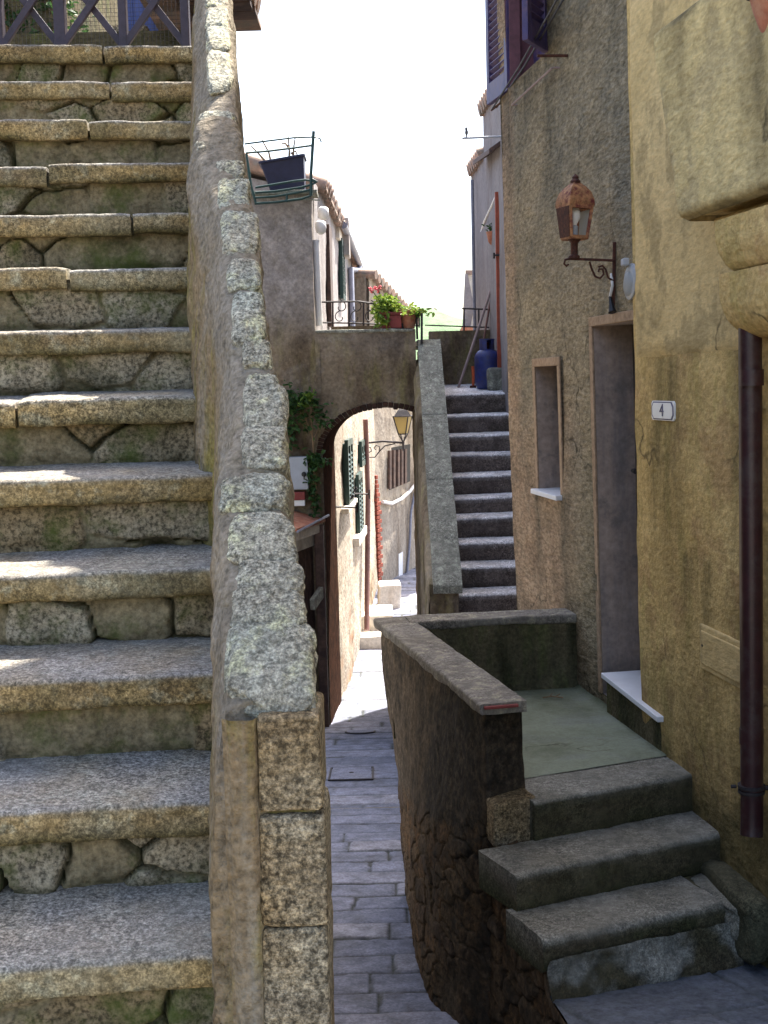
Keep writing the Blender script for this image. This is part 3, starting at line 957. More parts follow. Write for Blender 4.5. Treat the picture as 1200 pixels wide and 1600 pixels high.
# edge of the upper street, held by the rubble foot of the entrance wall
EDY = [2.0, 3.3, 4.3, 4.64, 5.0, 5.28, 6.5]
EDX = [0.66, 0.64, 0.605, 0.575, 0.50, 0.425, 0.42]
def edge_x(Y): return np.interp(Y, EDY, EDX)


mb = MB()
mb.grid(np.array([[(x, y, -6.5) for y in (-400, 0, 40, 900)] for x in (-700, 0, 700)], float), flip=False)
tag(mb.build('ground', M['soil']), kind='structure')


def paving(name, x0, x1, y0, y1, cu, cv, seed, zoff=0.0, step=0.03, yaw=0.0, yaw2=0.0, left=None, G=None):
    G = G or gz
    nx = int((x1 - x0) / step) + 1; nyy = int((y1 - y0) / step) + 1
    X, Y = np.meshgrid(np.linspace(x0, x1, nx), np.linspace(y0, y1, nyy), indexing='ij')
    if left: X = left(Y) + (X - x0) / (x1 - x0) * (x1 - left(Y))
    u = X * math.cos(yaw) + Y * math.sin(yaw); v = -X * math.sin(yaw) + Y * math.cos(yaw)
    u = u + 0.02 * fbm(np.stack([X, Y, X * 0], -1) * 3, seed, 2)
    v = v + 0.02 * fbm(np.stack([X, Y, X * 0], -1) * 3, seed + 1, 2)
    if yaw2:
        w_ = X > -9
        cu = np.where(w_, 0.62, cu); cv = np.where(w_, 0.40, cv)
        u2 = X * math.cos(yaw2) + Y * math.sin(yaw2); v2 = -X * math.sin(yaw2) + Y * math.cos(yaw2)
        u = np.where(w_, u2, u); v = np.where(w_, v2, v)
    # irregular running bond
    row = np.floor(v / cv).astype(np.int64)
    cv = cv * np.ones_like(v)
    z0 = np.zeros_like(row)
    hr = _hash(row, z0, z0, seed)
    cw = cu * (0.7 + 0.7 * _hash(row, z0 + 3, z0, seed))
    uu = u / cw + hr * 5
    cidx = np.floor(uu).astype(np.int64)
    fu = (uu - cidx) * cw; fv = v - row * cv
    e = np.minimum(np.minimum(fu, cw - fu), np.minimum(fv, cv - fv))
    rid = _hash(cidx, row, z0, seed + 2)
    keep = sstep(0.003, 0.016, e + 0.006 * fbm(np.stack([X, Y, X * 0], -1) * 14, seed + 9, 2))
    Z = G(Y) + zoff + 0.010 * keep + (rid - 0.5) * 0.012 + 0.005 * fbm(np.stack([X, Y, X * 0], -1) * 6, seed + 5, 3)
    m_ = MB()
    m_.grid(np.stack([X, Y, Z], -1), m=keep, r=rid, d=0.85 * (X > -9) if yaw2 else 0.0, flip=False)  # whole street darkened here: its shade is carried in the colour mask
    return tag(m_.build(name, M['paver'], None, smooth=180), kind='structure')


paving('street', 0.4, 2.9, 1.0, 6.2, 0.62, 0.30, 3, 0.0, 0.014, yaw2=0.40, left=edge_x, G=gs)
paving('alley', -3.2, 0.9, 1.0, 9.5, 0.80, 0.25, 3, 0.0, 0.014)
paving('alley', -3.2, 2.9, 9.5, 30.0, 0.80, 0.32, 8, 0.0, 0.035)

# inspection cover and round manhole in the alley
c = PZ(549, 1203, -3.18)
zc = float(gz(c.y))
c = PZ(549, 1203, zc + 0.01)
cov = thing('inspection_cover', (c.x, c.y, float(gz(c.y))), 'square concrete inspection cover with a small dark lifting hole in the alley paving', 'cover')
sl = -0.155
def cq(x, y, h): return Vector((c.x + x, c.y + y, float(gz(c.y + y)) + h))
mb = MB(); mb.prism([cq(-.17, -.24, .012), cq(.17, -.24, .012), cq(.17, .24, .012), cq(-.17, .24, .012)], (0, 0, 0.012)); mb.build('slab', M['paver'], cov, bevel=0.003)
mb = MB()
for a_, b_ in (((-.185, -.255), (.185, -.255)), ((-.185, .255), (.185, .255)), ((-.185, -.255), (-.185, .255)), ((.185, -.255), (.185, .255))):
    mb.bar(cq(*a_, .016), cq(*b_, .016), 0.014, 0.012)
mb.build('frame', M['iron'], cov)
mb = MB(); mb.lathe([(0.02, 0.0), (0.02, 0.003)], cq(0, 0, 0.0235), 12); mb.build('lifting_hole', M['dark'], cov)
c2 = PZ(563, 1141, float(gz(12.6)))
mh = thing('manhole_cover', (c2.x, c2.y, float(gz(c2.y))), 'round iron manhole cover at the edge of the sunlight in the alley', 'cover')
mb = MB(); mb.lathe([(0.14, 0.0), (0.14, 0.012), (0.125, 0.014), (0, 0.014)], Vector((c2.x, c2.y, float(gz(c2.y)) + 0.006)), 28, ax=(0, 0.155, 1)); mb.build('lid', M['paver'], mh, smooth=40)
mb = MB(); mb.lathe([(0.142, 0.0), (0.16, 0.0), (0.16, 0.011), (0.142, 0.011), (0.142, 0.0)], Vector((c2.x, c2.y, float(gz(c2.y)) + 0.006)), 28, ax=(0, 0.155, 1)); mb.build('rim', M['iron'], mh, smooth=40)

# ================================================================== ENTRANCE STEPS (right foreground)
ZL = -1.77
e1a = PZ(827, 1255, ZL); e1b = PZ(1078, 1211, ZL)
ed1 = (e1b - e1a).normalized()
pd1 = Vector((-ed1.y, ed1.x, 0))
ent = thing('entrance_steps', (0.9, 5.2, -2.4), 'short flight of mossy stone steps with a concrete landing below door number 4', 'steps')
mb = MB(); mb.grid(slab(e1a + ed1 * 0.025, e1b + ed1 * 0.22, pd1 * 0.34, 0.185, r=0.02, amp=0.003, seed=201, wob=0.012), closed=True, caps=True, m='top'); mb.build('step', M['entrystep'], ent, smooth=60)
z2 = -1.938
a2 = PZ(806, 1368, z2); b2 = PZ(1142, 1299, z2); d2 = (b2 - a2).normalized(); n2 = Vector((-d2.y, d2.x, 0))
mb = MB(); mb.grid(slab(a2 - d2 * 0.0, b2 + d2 * 0.03, n2 * 0.31, 0.165, r=0.022, amp=0.004, seed=211, wob=0.015), closed=True, caps=True, m='top'); mb.build('step', M['entrystep'], ent, smooth=60)
z3 = -2.085
a3 = PZ(849, 1469, z3); b3 = PZ(1134, 1411, z3); d3 = (b3 - a3).normalized(); n3 = Vector((-d3.y, d3.x, 0))
mb = MB(); mb.grid(slab(a3, b3, n3 * 0.31, 0.15, r=0.03, amp=0.006, seed=221, wob=0.02), closed=True, caps=True, m='top'); mb.build('step', M['entrystep'], ent, smooth=60)
# broken end stone beside the lowest step
s0 = PZ(1165, 1392, -2.08)
mb = MB(); lump(mb, s0 + Vector((0.05, 0.10, -0.085)), Vector((0.19, 0.07, 0)), Vector((-0.06, 0.20, 0)), (0, 0, 0.075), e=7, amp=0.16, seed=5, nu=70, nv=36, m=0.75, d=0.15)
mb.build('broken_stone', M['entrystep'], ent, smooth=180)
# dark stone in the corner below the rain pipe
c_ = W(5.06, -2.17, 0.03)
mb = MB(); lump(mb, c_, Vector((-0.04, 0.27, 0)), WN * 0.085, (0, 0, 0.13), e=6, amp=0.2, seed=15, nu=70, nv=36, m=0.15, d=0.4)
mb.build('corner_stone', M['entrystep'], ent, smooth=180)
# rough footing under the lowest step
f0 = a3 + Vector((0.0, -0.03, -0.12)); f1 = b3 + Vector((0.05, 0.0, -0.12))
mb = MB()
ul = np.linspace(0.02, (f1 - f0).length, 90); vl = np.linspace(-0.30, 0.05, 30)
panel(mb, f0, d3, (0, 0, 1), -n3, ul, vl, lambda U, V, Q: (0.045 * fbm(Q * 7, 6, 4, .6) + 0.03 * sstep(0.02, -0.12, V), sstep(-0.1, 0.25, fbm(Q * 5, 7, 4, .6)), 0.5))
mb.obox(f0 + n3 * 0.05 + d3 * 0.06 + Vector((0, 0, -0.3)), d3 * ((f1 - f0).length - 0.06), n3 * 0.09, (0, 0, 0.3))
mb.build('footing', M['entrystep'], ent, smooth=180)

mb = MB()
mb.prism([(0.64, 4.86, -2.7), (1.36, 5.14, -2.7), (1.60, 5.2, -2.7), (1.5, 5.9, -2.7), (0.60, 5.6, -2.7)], (0, 0, 0.60)); mb.prism([(0.60, 5.12, -2.101), (1.46, 5.46, -2.101), (1.46, 6.0, -2.101), (0.60, 5.6, -2.101)], (0, 0, 0.14))
mb.build('fill', M['mossdark'], ent)
# landing floor
il0, il1 = PZ(827, 1250, ZL), PZ(650, 1085, ZL)
nu_, nv_ = 50, 40
Pg = np.zeros((nu_, nv_, 3))
for j in range(nv_):
    t = j / (nv_ - 1)
    yl = e1a.y + 0.30 + t * (7.16 - e1a.y - 0.30)
    yr_ = e1b.y + 0.30 + t * (7.30 - e1b.y - 0.30)
    l_ = Vector((0.577 - (yl - 5.45) * 0.242 - 0.03, yl, ZL)); r_ = W(yr_, ZL, -0.03)
    for i in range(nu_):
        s = i / (nu_ - 1)
        Pg[i, j] = l_.lerp(r_, s)
Pg[..., 2] += 0.005 * fbm(Pg * 3, 31, 3) + 0.002
# coved up along the house wall
su = np.linspace(0, 1, nu_)[:, None]
Pg[..., 2] += 0.03 * sstep(0.93, 1.0, su)
dm_ = np.clip(sstep(0.90, 1.0, su) + 0.7 * sstep(0.90, 1.0, np.linspace(0, 1, nv_)[None, :]) + 0.5 * sstep(0.06, 0.0, su) + 0 * Pg[..., 2] + 0.25 * fbm(Pg * 4, 77, 3), 0, 1) * (np.maximum(sstep(0.85, 1.0, su), sstep(0.85, 1.0, np.linspace(0, 1, nv_)[None, :])) > 0)
mb = MB(); mb.grid(Pg, d=dm_); mb.build('landing', M['landing'], ent, smooth=180)
mb = MB(); mb.prism([(0.45, 5.75, -2.5), (1.2, 6.05, -2.5), (1.02, 7.2, -2.5), (0.2, 7.2, -2.5)], (0, 0, 0.70)); mb.build('core', M['mossdark'], ent)

# ================================================================== ENTRANCE PARAPET WALL
ew = thing('entrance_parapet', (0.3, 6.2, -3.0), 'low dark stained wall curving round the entrance landing, rubble showing at its foot', 'wall')
zt = -1.345
# top line, a waist and the flared foot of the outer face, from the step side round the near corner to the far corner
TT = [-0.32, -0.16, 0.0, 0.05, 0.12, 0.25, 0.5, 0.75, 1.0, 1.04, 1.12]
TOPX = [0.577, 0.49, 0.405, 0.392, 0.352, 0.29, 0.174, 0.0585, -0.057, -0.03, 0.12]
TOPY = [5.45, 5.395, 5.34, 5.37, 5.55, 5.84, 6.34, 6.84, 7.34, 7.38, 7.40]
WAX = [0.585, 0.505, 0.42, 0.405, 0.345, 0.265, 0.155, 0.075, 0.0, 0.03, 0.15]
WAY = [5.44, 5.37, 5.295, 5.31, 5.46, 5.76, 6.30, 6.83, 7.335, 7.37, 7.40]
KNX = [0.59, 0.51, 0.43, 0.395, 0.31, 0.205, 0.125, 0.08, 0.04, 0.07, 0.17]
KNY = [5.44, 5.37, 5.27, 5.28, 5.40, 5.68, 6.24, 6.80, 7.33, 7.37, 7.40]
FTX = [0.59, 0.515, 0.435, 0.375, 0.27, 0.15, 0.10, 0.088, 0.075, 0.1, 0.19]
FTY = [5.44, 5.37, 5.24, 5.24, 5.33, 5.60, 6.20, 6.80, 7.32, 7.36, 7.40]
nt, nvv = 340, 230
T = np.linspace(-0.32, 1.12, nt)
Po = np.zeros((nt, nvv, 3))
sm = lambda a_: np.convolve(np.pad(np.interp(T, TT, a_), 6, mode='edge'), np.ones(13) / 13, 'valid')
cx = [sm(a_) for a_ in (TOPX, WAX, KNX, FTX)]; cy = [sm(a_) for a_ in (TOPY, WAY, KNY, FTY)]
S = np.linspace(0, 1, nvv)
for i in range(nt):
    zf = float(gz(cy[3][i])) - 0.10
    zz = [zt - 0.03, -1.93, -2.25, zf]
    ss = [0, 0.36, 0.58, 1.0]
    Po[i, :, 0] = np.interp(S, ss, [c_[i] for c_ in cx]); Po[i, :, 1] = np.interp(S, ss, [c_[i] for c_ in cy]); Po[i, :, 2] = np.interp(S, ss, zz)
k_ = np.ones(17) / 17
for c_ in range(2):
    Po[..., c_] = np.apply_along_axis(lambda q: np.convolve(np.pad(q, 8, mode='reflect', reflect_type='odd'), k_, 'valid'), 1, Po[..., c_])
Uu = (T[:, None] * 2.3) * np.ones(nvv)[None, :]
Vv_ = -(Po[..., 2]) + np.hypot(Po[..., 0] - Po[:, :1, 0], Po[..., 1] - Po[:, :1, 1]) * 0.7
f1, f2, rid = worley(Uu + 0.10 * fbm(Po * 5, 3, 3), Vv_ + 0.07 * fbm(Po * 5, 9, 3), 0.20, 0.085, 77, 0.98)
zline = -1.98 - 0.42 * (T[:, None] - 0.2) + 0.14 * fbm(Po * 3.5, 13, 4, .6)
rub = sstep(0.05, -0.05, Po[..., 2] - zline) * np.ones_like(rid)
dd = f2 - f1
keep = sstep(0.03, 0.09, dd) * sstep(-0.45, 0.1, fbm(Po * 4.5, 19, 3) + 0.15)
h = rub * (0.013 * keep * (0.4 + 0.9 * rid) - 0.011 + 0.007 * fbm(Po * 16, 21, 4, .6)) + (1 - rub) * (0.014 * fbm(Po * 6, 23, 4, .6)) + 0.03 * fbm(Po * 1.6, 29, 2)
dU = np.gradient(Po, axis=0); dV = np.gradient(Po, axis=1)
nrm = np.cross(dU, dV); nrm /= np.maximum(np.linalg.norm(nrm, axis=-1, keepdims=True), 1e-9)
flipn = np.sign(nrm[nt // 2, nvv // 3, 0]) * -1
nrm = nrm * flipn
Po = Po + h[..., None] * nrm
mm = rub * keep
# black growth: wide tongue running down from the coping near the corner, thinner ones further on
tc = T[:, None] + 0.06 * fbm(Po * np.array([3, 3, 1.2]), 61, 3)
grow = 2.2 * np.exp(-((tc - 0.20) / 0.19) ** 2) + 0.55 * np.exp(-((tc - 0.5) / 0.06) ** 2) + 1.1 * sstep(0.02, -0.08, tc)
grow = np.clip(grow * (0.8 + 0.7 * fbm(Po * np.array([5, 5, 1.6]), 63, 4, .6)) * (1 - 0.5 * rub), 0, 1)
grow = np.clip(grow + 0.6 * rub * sstep(0.12, 0.0, dd) * sstep(-0.1, 0.25, fbm(Po * 3, 65, 3)) + 0.7 * rub * sstep(0.15, -0.1, tc), 0, 0.95)
mb = MB(); mb.grid(Po, m=mm, r=rid, d=grow, flip=False)
mb.build('outer_face', M['entry'], ew, smooth=180)
# rubble foot that carries the step ends and holds the edge of the upper street
ys_ = np.concatenate([np.linspace(5.29, 4.0, 110), np.linspace(3.98, 1.2, 60)])
xs_ = np.interp(ys_, EDY, EDX)
topz = np.interp(ys_, [1.2, 4.0, 4.60, 4.64, 4.98, 5.02, 5.29], [float(gs(1.2)) + .012, float(gs(4.0)) + .012, float(gs(4.6)) + .012, -2.20, -2.08, -2.06, -1.92])
Pf = np.zeros((len(ys_), 80, 3))
for i in range(len(ys_)):
    zf = float(gz(ys_[i])) - 0.1
    Pf[i, :, 0] = xs_[i] - 0.02 + np.linspace(0.02, -0.01, 80); Pf[i, :, 1] = ys_[i]; Pf[i, :, 2] = topz[i] + (zf - topz[i]) * np.linspace(0, 1, 80)
f1, f2, rd2 = worley(-Pf[..., 1] + 0.07 * fbm(Pf * 6, 3, 3), -Pf[..., 2] + 0.05 * fbm(Pf * 6, 9, 3), 0.17, 0.09, 79, 0.95)
kp2 = sstep(0.03, 0.09, f2 - f1)
h2 = 0.024 * kp2 * (0.4 + 0.8 * rd2) + 0.008 * fbm(Pf * 16, 25, 4, .6) - 0.012
h2 = h2 * sstep(0, 0.06, np.linspace(0, 1, 80))[None, :]
Pf = Pf + h2[..., None] * np.array([-0.97, -0.24, 0])
Pf[:, 0, 0] += 0.10
Pf[ys_ < 4.62, 0, 2] -= 0.05
Pf[ys_ < 4.62, 1, 2] -= 0.02
lt = sstep(0.0, 0.3, fbm(Pf * 4, 27, 4, .6)) * np.maximum(sstep(4.95, 4.7, Pf[..., 1]), 0)
mb = MB(); mb.grid(Pf, flip=True, m=kp2 * (1 - lt), r=rd2, d=np.clip(0.75 - 0.75 * lt + 0.2 * fbm(Pf * 6, 28, 3), 0, 0.92))
# earth fill behind it, under the steps and the street edge
mb.prism([(float(edge_x(5.25)) + .03, 5.25, -3.1), (float(edge_x(4.64)) + .05, 4.64, -3.1), (float(edge_x(1.2)) + .05, 1.2, -3.1), (1.4, 1.2, -3.1), (1.4, 5.4, -3.1), (0.6, 5.4, -3.1)], (0, 0, 0.5), m=0, r=.85, d=.8)
mb.build('rubble_foot', M['entry'], ew, smooth=180)
mb = MB()
i0, i1 = Vector((0.577, 5.45, 0)), Vector((0.178, 7.10, 0))
di = (i1 - i0).normalized(); ni = Vector((di.y, -di.x, 0))
panel(mb, i0, di, (0, 0, 1), ni, np.linspace(0, (i1 - i0).length, 80), np.linspace(-2.2, zt - 0.03, 30), lambda U, V, Q: (0.008 * fbm(Q * 6, 43, 4, .6), 0 * U, 0 * U + 0.85, 0 * U + 0.6))
mb.build('inner_face', M['entry'], ew, smooth=180)
# granite block under the near end
q = PZ(800, 1290, -1.88)
mb = MB(); lump(mb, (q.x - 0.005, q.y + 0.065, -1.862), Vector((0.098, 0.04, 0)), Vector((-0.02, 0.085, 0)), (0, 0, 0.098), e=12, amp=0.07, seed=8, nu=70, nv=40); mb.build('corner_block', M['quoin'], ew, smooth=180)
# back wall of the landing
bw0 = Vector((0.02, 7.12, 0)); bw1 = W(7.26, -1.6, -0.05); bw1.z = 0
db = (bw1 - bw0).normalized(); nb = Vector((db.y, -db.x, 0)); Lb = (bw1 - bw0).length
mb = MB()
panel(mb, bw0, db, (0, 0, 1), nb, np.linspace(0.0, Lb, 70), np.linspace(-2.0, zt - 0.03, 34), lambda U, V, Q: (0.010 * fbm(Q * 5, 47, 4, .6) + 0.03 * sstep(-1.70, -1.80, V), 0 * U, 0 * U + .85))
mb.obox(bw0 - nb * 0.03 + Vector((0.16, 0, -3.4)), db * (Lb - 0.16), -nb * 0.2, (0, 0, zt - 0.032 + 3.4), m=0, r=.85)
mb.build('back_face', M['mossdark'], ew, smooth=60)
# rubble filling between the two faces
mb = MB(); mb.prism([(0.44, 5.42, -2.9), (0.54, 5.47, -2.9), (0.22, 7.1, -2.9), (0.22, 7.2, -2.9)], (0, 0, 2.9 + zt - 0.035), m=0, r=.85); mb.build('core', M['mossdark'], ew)
# copings
def copa(Aq, Bq, D, sd, th=0.05):
    m_ = MB(); m_.grid(slab(Aq, Bq, D, th, r=0.012, amp=0.003, seed=sd, wob=0.008), closed=True, caps=True, m='top')
    return m_.build('coping', M['entrycop'], ew, smooth=60)
A_ = PZ(750, 1101, zt); B_ = PZ(583, 966, zt)
ac = (B_ - A_).normalized(); pc = Vector((-ac.y, ac.x, 0))
if pc.x < 0: pc = -pc
m_ = MB(); m_.grid(slab(B_ - ac * 0.0, A_ + ac * 0.0, pc * 0.205, 0.05, r=0.012, amp=0.003, seed=61, wob=0.010), closed=True, caps=True, m='top', flip=False)
m_.build('coping', M['entrycop'], ew, smooth=60)
C_ = PZ(640, 972, zt + 0.004); D_ = PZ(909, 959, zt + 0.004)
m_ = MB(); m_.grid(slab(C_, D_, Vector((-(D_ - C_).y, (D_ - C_).x, 0)).normalized() * 0.21, 0.05, r=0.012, amp=0.003, seed=67, wob=0.008), closed=True, caps=True, m='top')
m_.build('coping', M['entrycop'], ew, smooth=60)
# tile slip showing red at the near end of the coping
k0 = A_ + pc * 0.015 - ac * 0.004 + Vector((0, 0, -0.014)); k1 = A_ + pc * 0.165 - ac * 0.004 + Vector((0, 0, -0.014))
mb = MB(); mb.bar(k0, k1, 0.024, 0.012); mb.build('tile_slip', M['redpot'], ew, bevel=0.002)
# ================================================================== RIGHT HOUSES (facade plane W)
YFAR, YMID, YNEAR = 8.61, 6.165, 1.2
ZTOP_G, ZTOP_Y, ZBOT = 5.2, 8.2, -4.0
gh = thing('grey_house', (1.2, 7.5, -3.0), 'pebbled grey-rendered house with small window niche, deep doorway and violet louvred shutters', 'house')
yh = thing('ochre_house', (1.6, 4.5, -2.4), 'ochre-rendered house on the right with a chimney breast bulging from its wall', 'house')

# openings measured in (Y, z)
dF = PW(935, 800).y; dN = PW(1012, 800).y
dT = (PW(929, 513).z + PW(1004, 495).z) / 2; dB = -1.70
wF = PW(840, 670).y; wN = PW(875, 670).y
wT = PW(855, 572).z; wB = PW(858, 768).z
sF, sN = 8.42, 7.55
sB, sT = 1.86, 3.3


def wallW(mb, y0, y1, z0, z1, holes, off=0.0, step=0.055, seed=0, amp=0.022, dfn=None, mfn=None):
    ey = [h[0] for h in holes] + [h[1] for h in holes]; ez = [h[2] for h in holes] + [h[3] for h in holes]
    ul = lines(y0, y1, step, ey); vl = lines(z0, z1, step, ez)
    U, Vv = np.meshgrid(ul, vl, indexing='ij')
    Pt = np.stack([2.201 - 0.152 * U - 0.018 * (Vv + 1.77), U, Vv], -1) + V3(WN) * off
    h_ = amp * fbm(Pt * 1.1, seed, 3) + 0.006 * fbm(Pt * 9, seed + 3, 3)
    hole = np.zeros((len(ul) - 1, len(vl) - 1), bool)
    for (a, b, c, d) in holes:
        um = (ul[:-1] + ul[1:]) / 2; vm = (vl[:-1] + vl[1:]) / 2
        hole |= ((um > a) & (um < b))[:, None] & ((vm > c) & (vm < d))[None, :]
        near = (U >= a - 1e-4) & (U <= b + 1e-4) & (Vv >= c - 1e-4) & (Vv <= d + 1e-4)
        h_ = np.where(near, 0, h_)
    Pt = Pt + h_[..., None] * V3(WN)
    mb.grid(Pt, hole=hole, flip=True, d=dfn(U, Vv, Pt) if dfn else 0.0, m=mfn(U, Vv, Pt) if mfn else 1.0)


def reveal(mb, a, b, c, d, dep, off=0.0, floor=True):
    """four sides of an opening going into the wall"""
    f = lambda y, z, k: W(y, z, off - dep * k)
    n = 5
    for (p, q) in (((b, c), (b, d)), ((b, d), (a, d)), ((a, d), (a, c))) + ((((a, c), (b, c)),) if floor else ()):
        g_ = np.zeros((n, n, 3))
        for i in range(n):
            for j in range(n):
                y = p[0] + (q[0] - p[0]) * i / (n - 1); z = p[1] + (q[1] - p[1]) * i / (n - 1)
                g_[i, j] = f(y, z, j / (n - 1))
        mb.grid(g_)


def runoff(U, V, L):
    """dirty run-off below sills and ledges: (y, half width, z where it starts, length)"""
    r = 0 * U
    for (y, w_, z, l_) in L:
        t = (z - V) / l_
        r = np.maximum(r, np.exp(-((U - y - 0.03 * np.sin(V * 3 + y)) / (w_ * (1 + 0.4 * np.clip(t, 0, 1)))) ** 2) * (t > 0) * np.clip(1 - t, 0, 1) ** 0.7)
    return r


mb = MB()
wallW(mb, YMID, YFAR, ZBOT, ZTOP_G, [(dN, dF, dB, dT), (wN, wF, wB, wT), (sN, sF, sB, sT)], seed=51, dfn=lambda U, V, Q: np.clip(sstep(0.3, -0.6, V + 0.5 * fbm(Q * 1.2, 5, 3)) * sstep(6.9, 7.7, U) + 0.8 * sstep(8.25, 8.45, U + 0.1 * fbm(Q * 2, 6, 3)), 0, 1), mfn=lambda U, V, Q: 1 - np.clip(runoff(U, V, [(wN - .04, .07, wB, .8), (wF + .03, .06, wB, .9), (sN, .12, sB, 1.3), (sF, .1, sB, 1.1), (7.95, .25, sB, .5), (6.63, .05, PW(960, 480).z, .25), (dF + .05, .05, dT, 2.0), (7.2, .5, 3.4, 2.2), (6.4, .35, 3.6, 2.8)]) + 0.8 * sstep(-1.25, -1.7, V + 0.25 * fbm(Q * 3, 8, 3)), 0, 0.9))
o = W(YFAR, ZBOT)
# end wall towards the upper stair, back and roof
pts = [W(YFAR, ZBOT), W(YFAR, ZTOP_G)]
g_ = np.zeros((12, 40, 3))
for i in range(12):
    for j in range(40):
        z = ZBOT + (ZTOP_G - ZBOT) * j / 39
        p = W(YFAR, z); g_[i, j] = (p.x + 3.2 * i / 11, YFAR + 0.0, z)
mb.grid(g_)
mb.obox(W(YMID, ZBOT) + Vector((0.6, 0.05, 0)), (2.6, 0, 0), (-0.3, YFAR - YMID - 0.1, 0), (0, 0, ZTOP_G - ZBOT - 0.02))
mb.build('wall', M['roughcast'], gh, smooth=60)
mb = MB()
q0, q1 = W(YMID, ZTOP_G), W(YFAR + 0.1, ZTOP_G)
mb.prism([q0 + Vector((-0.15, 0, 0.003)), q1 + Vector((-0.15, 0, 0.003)), q1 + Vector((3.2, 0, 1.0)), q0 + Vector((3.2, 0, 1.0))], (0, 0, 0.12)); mb.build('roof', M['tile'], gh)
# trims round door and window (slightly proud bands)
def band(name, mat, a, b, c, d, w, th, parent, sides='lrt'):
    mb_ = MB()
    def rc(y0, y1, z0, z1):
        p = [W(y0, z0), W(y1, z0), W(y1, z1), W(y0, z1)]
        mb_.prism(p, WN * th)
    if 't' in sides: rc(a - w, b + w, d, d + w)
    if 'l' in sides: rc(b, b + w, c, d)
    if 'r' in sides: rc(a - w, a, c, d)
    return mb_.build(name, mat, parent, bevel=0.004)


band('door_surround', M['trim'], dN, dF, dB, dT, 0.05, 0.012, gh, 'lt')
band('window_surround', M['trim'], wN, wF, wB, wT, 0.05, 0.010, gh)
mb = MB(); reveal(mb, dN, dF, dB, dT, 0.24); mb.build('door_reveal', M['reveal'], gh)
mb = MB(); reveal(mb, wN, wF, wB, wT, 0.20); mb.build('window_reveal', M['reveal'], gh)
# door leaf
mb = MB()
nb_ = 5
for i in range(nb_):
    y0 = dN + (dF - dN) * i / nb_; y1 = dN + (dF - dN) * (i + 1) / nb_ - 0.004
    mb.prism([W(y0, dB, -0.24), W(y1, dB, -0.24), W(y1, dT, -0.24), W(y0, dT, -0.24)], WN * 0.03)
door = mb.build('door', M['doorwood'], gh, bevel=0.003)
hp = W(dF - 0.13, (PW(1007, 750).z), -0.20)
mb = MB(); mb.tube([hp, hp + WN * 0.05, hp + WN * 0.055 + Vector((0, -0.09, 0))], 0.011, 10); mb.lathe([(0.024, 0), (0.024, 0.008), (0.0, 0.01)], hp, 14, ax=WN)
mb.build('handle', M['iron'], door, smooth=40)
mb = MB()
mb.prism([W(wN, wB, -0.2), W(wF, wB, -0.2), W(wF, wT, -0.2), W(wN, wT, -0.2)], WN * 0.02); win = mb.build('window', M['dark'], gh)
mb = MB(); mb.prism([W(wN + 0.05, wB + 0.05, -0.178), W(wF - 0.05, wB + 0.05, -0.178), W(wF - 0.05, wT - 0.05, -0.178), W(wN + 0.05, wT - 0.05, -0.178)], WN * 0.004); mb.build('pane', M['glass'], win)
# window sill and door sill
mb = MB(); mb.prism([W(wN - 0.04, wB + 0.002, -0.14), W(wF + 0.03, wB + 0.002, -0.14), W(wF + 0.03, wB + 0.002, 0.05), W(wN - 0.04, wB + 0.002, 0.05)], (0, 0, -0.03)); mb.build('window_sill', M['marble'], gh, bevel=0.005)
s0 = PW(939, 1051, 0.045); s1 = PW(1027, 1120, 0.045)
mb = MB(); mb.prism([s0, s1, W(s1.y - 0.02, s1.z, -0.20), W(s0.y, s0.z, -0.20)], (0, 0, -0.028)); mb.build('doorstep', M['marble'], gh, bevel=0.004)
# rendered kick under the doorstep
mb = MB()
mb.prism([s0 + Vector((0.025, -0.01, -0.03)), s1 + Vector((0.025, 0.03, -0.03)), W(s1.y + 0.03, s1.z - 0.03, -0.1), W(s0.y, s0.z - 0.03, -0.1)], (0, 0, -0.3)); mb.build('doorstep_base', M['mossdark'], gh, bevel=0.01)

# shuttered window high up
mb = MB(); reveal(mb, sN, sF, sB, sT, 0.2); shw = mb.build('shutter_window', M['plum'], gh)
mb = MB(); mb.prism([W(sN, sB, -0.2), W(sF, sB, -0.2), W(sF, sT, -0.2), W(sN, sT, -0.2)], WN * 0.02); mb.build('casement', M['shutterblue'], shw)


def shutter(hinge, free, z0, z1, parent, edge=None):
    h_ = Vector((hinge[0], hinge[1], z0)); f_ = Vector((free[0], free[1], z0))
    d = (f_ - h_); L = d.length; d.normalize(); n = Vector((-d.y, d.x, 0)); t = 0.035
    fw = 0.06
    mb_ = MB()
    H = z1 - z0
    mb_.obox(h_, d * fw, n * t, (0, 0, H)); mb_.obox(f_ - d * fw, d * fw, n * t, (0, 0, H))
    mb_.obox(h_ + d * fw, d * (L - 2 * fw), n * t, (0, 0, 0.13)); mb_.obox(h_ + d * fw + Vector((0, 0, H - 0.1)), d * (L - 2 * fw), n * t, (0, 0, 0.1))
    o_ = mb_.build('shutter', M['shutterblue'], parent, bevel=0.003)
    mb_ = MB()
    z = 0.14
    while z < H - 0.12:
        a = h_ + d * fw + n * 0.002 + Vector((0, 0, z))
        mb_.obox(a, d * (L - 2 * fw), n * 0.03 + Vector((0, 0, 0.026)), Vector((0, 0, 0.007)) - n * 0.004)
        z += 0.042
    mb_.build('louvres', M['shutterblue'], o_)
    return o_


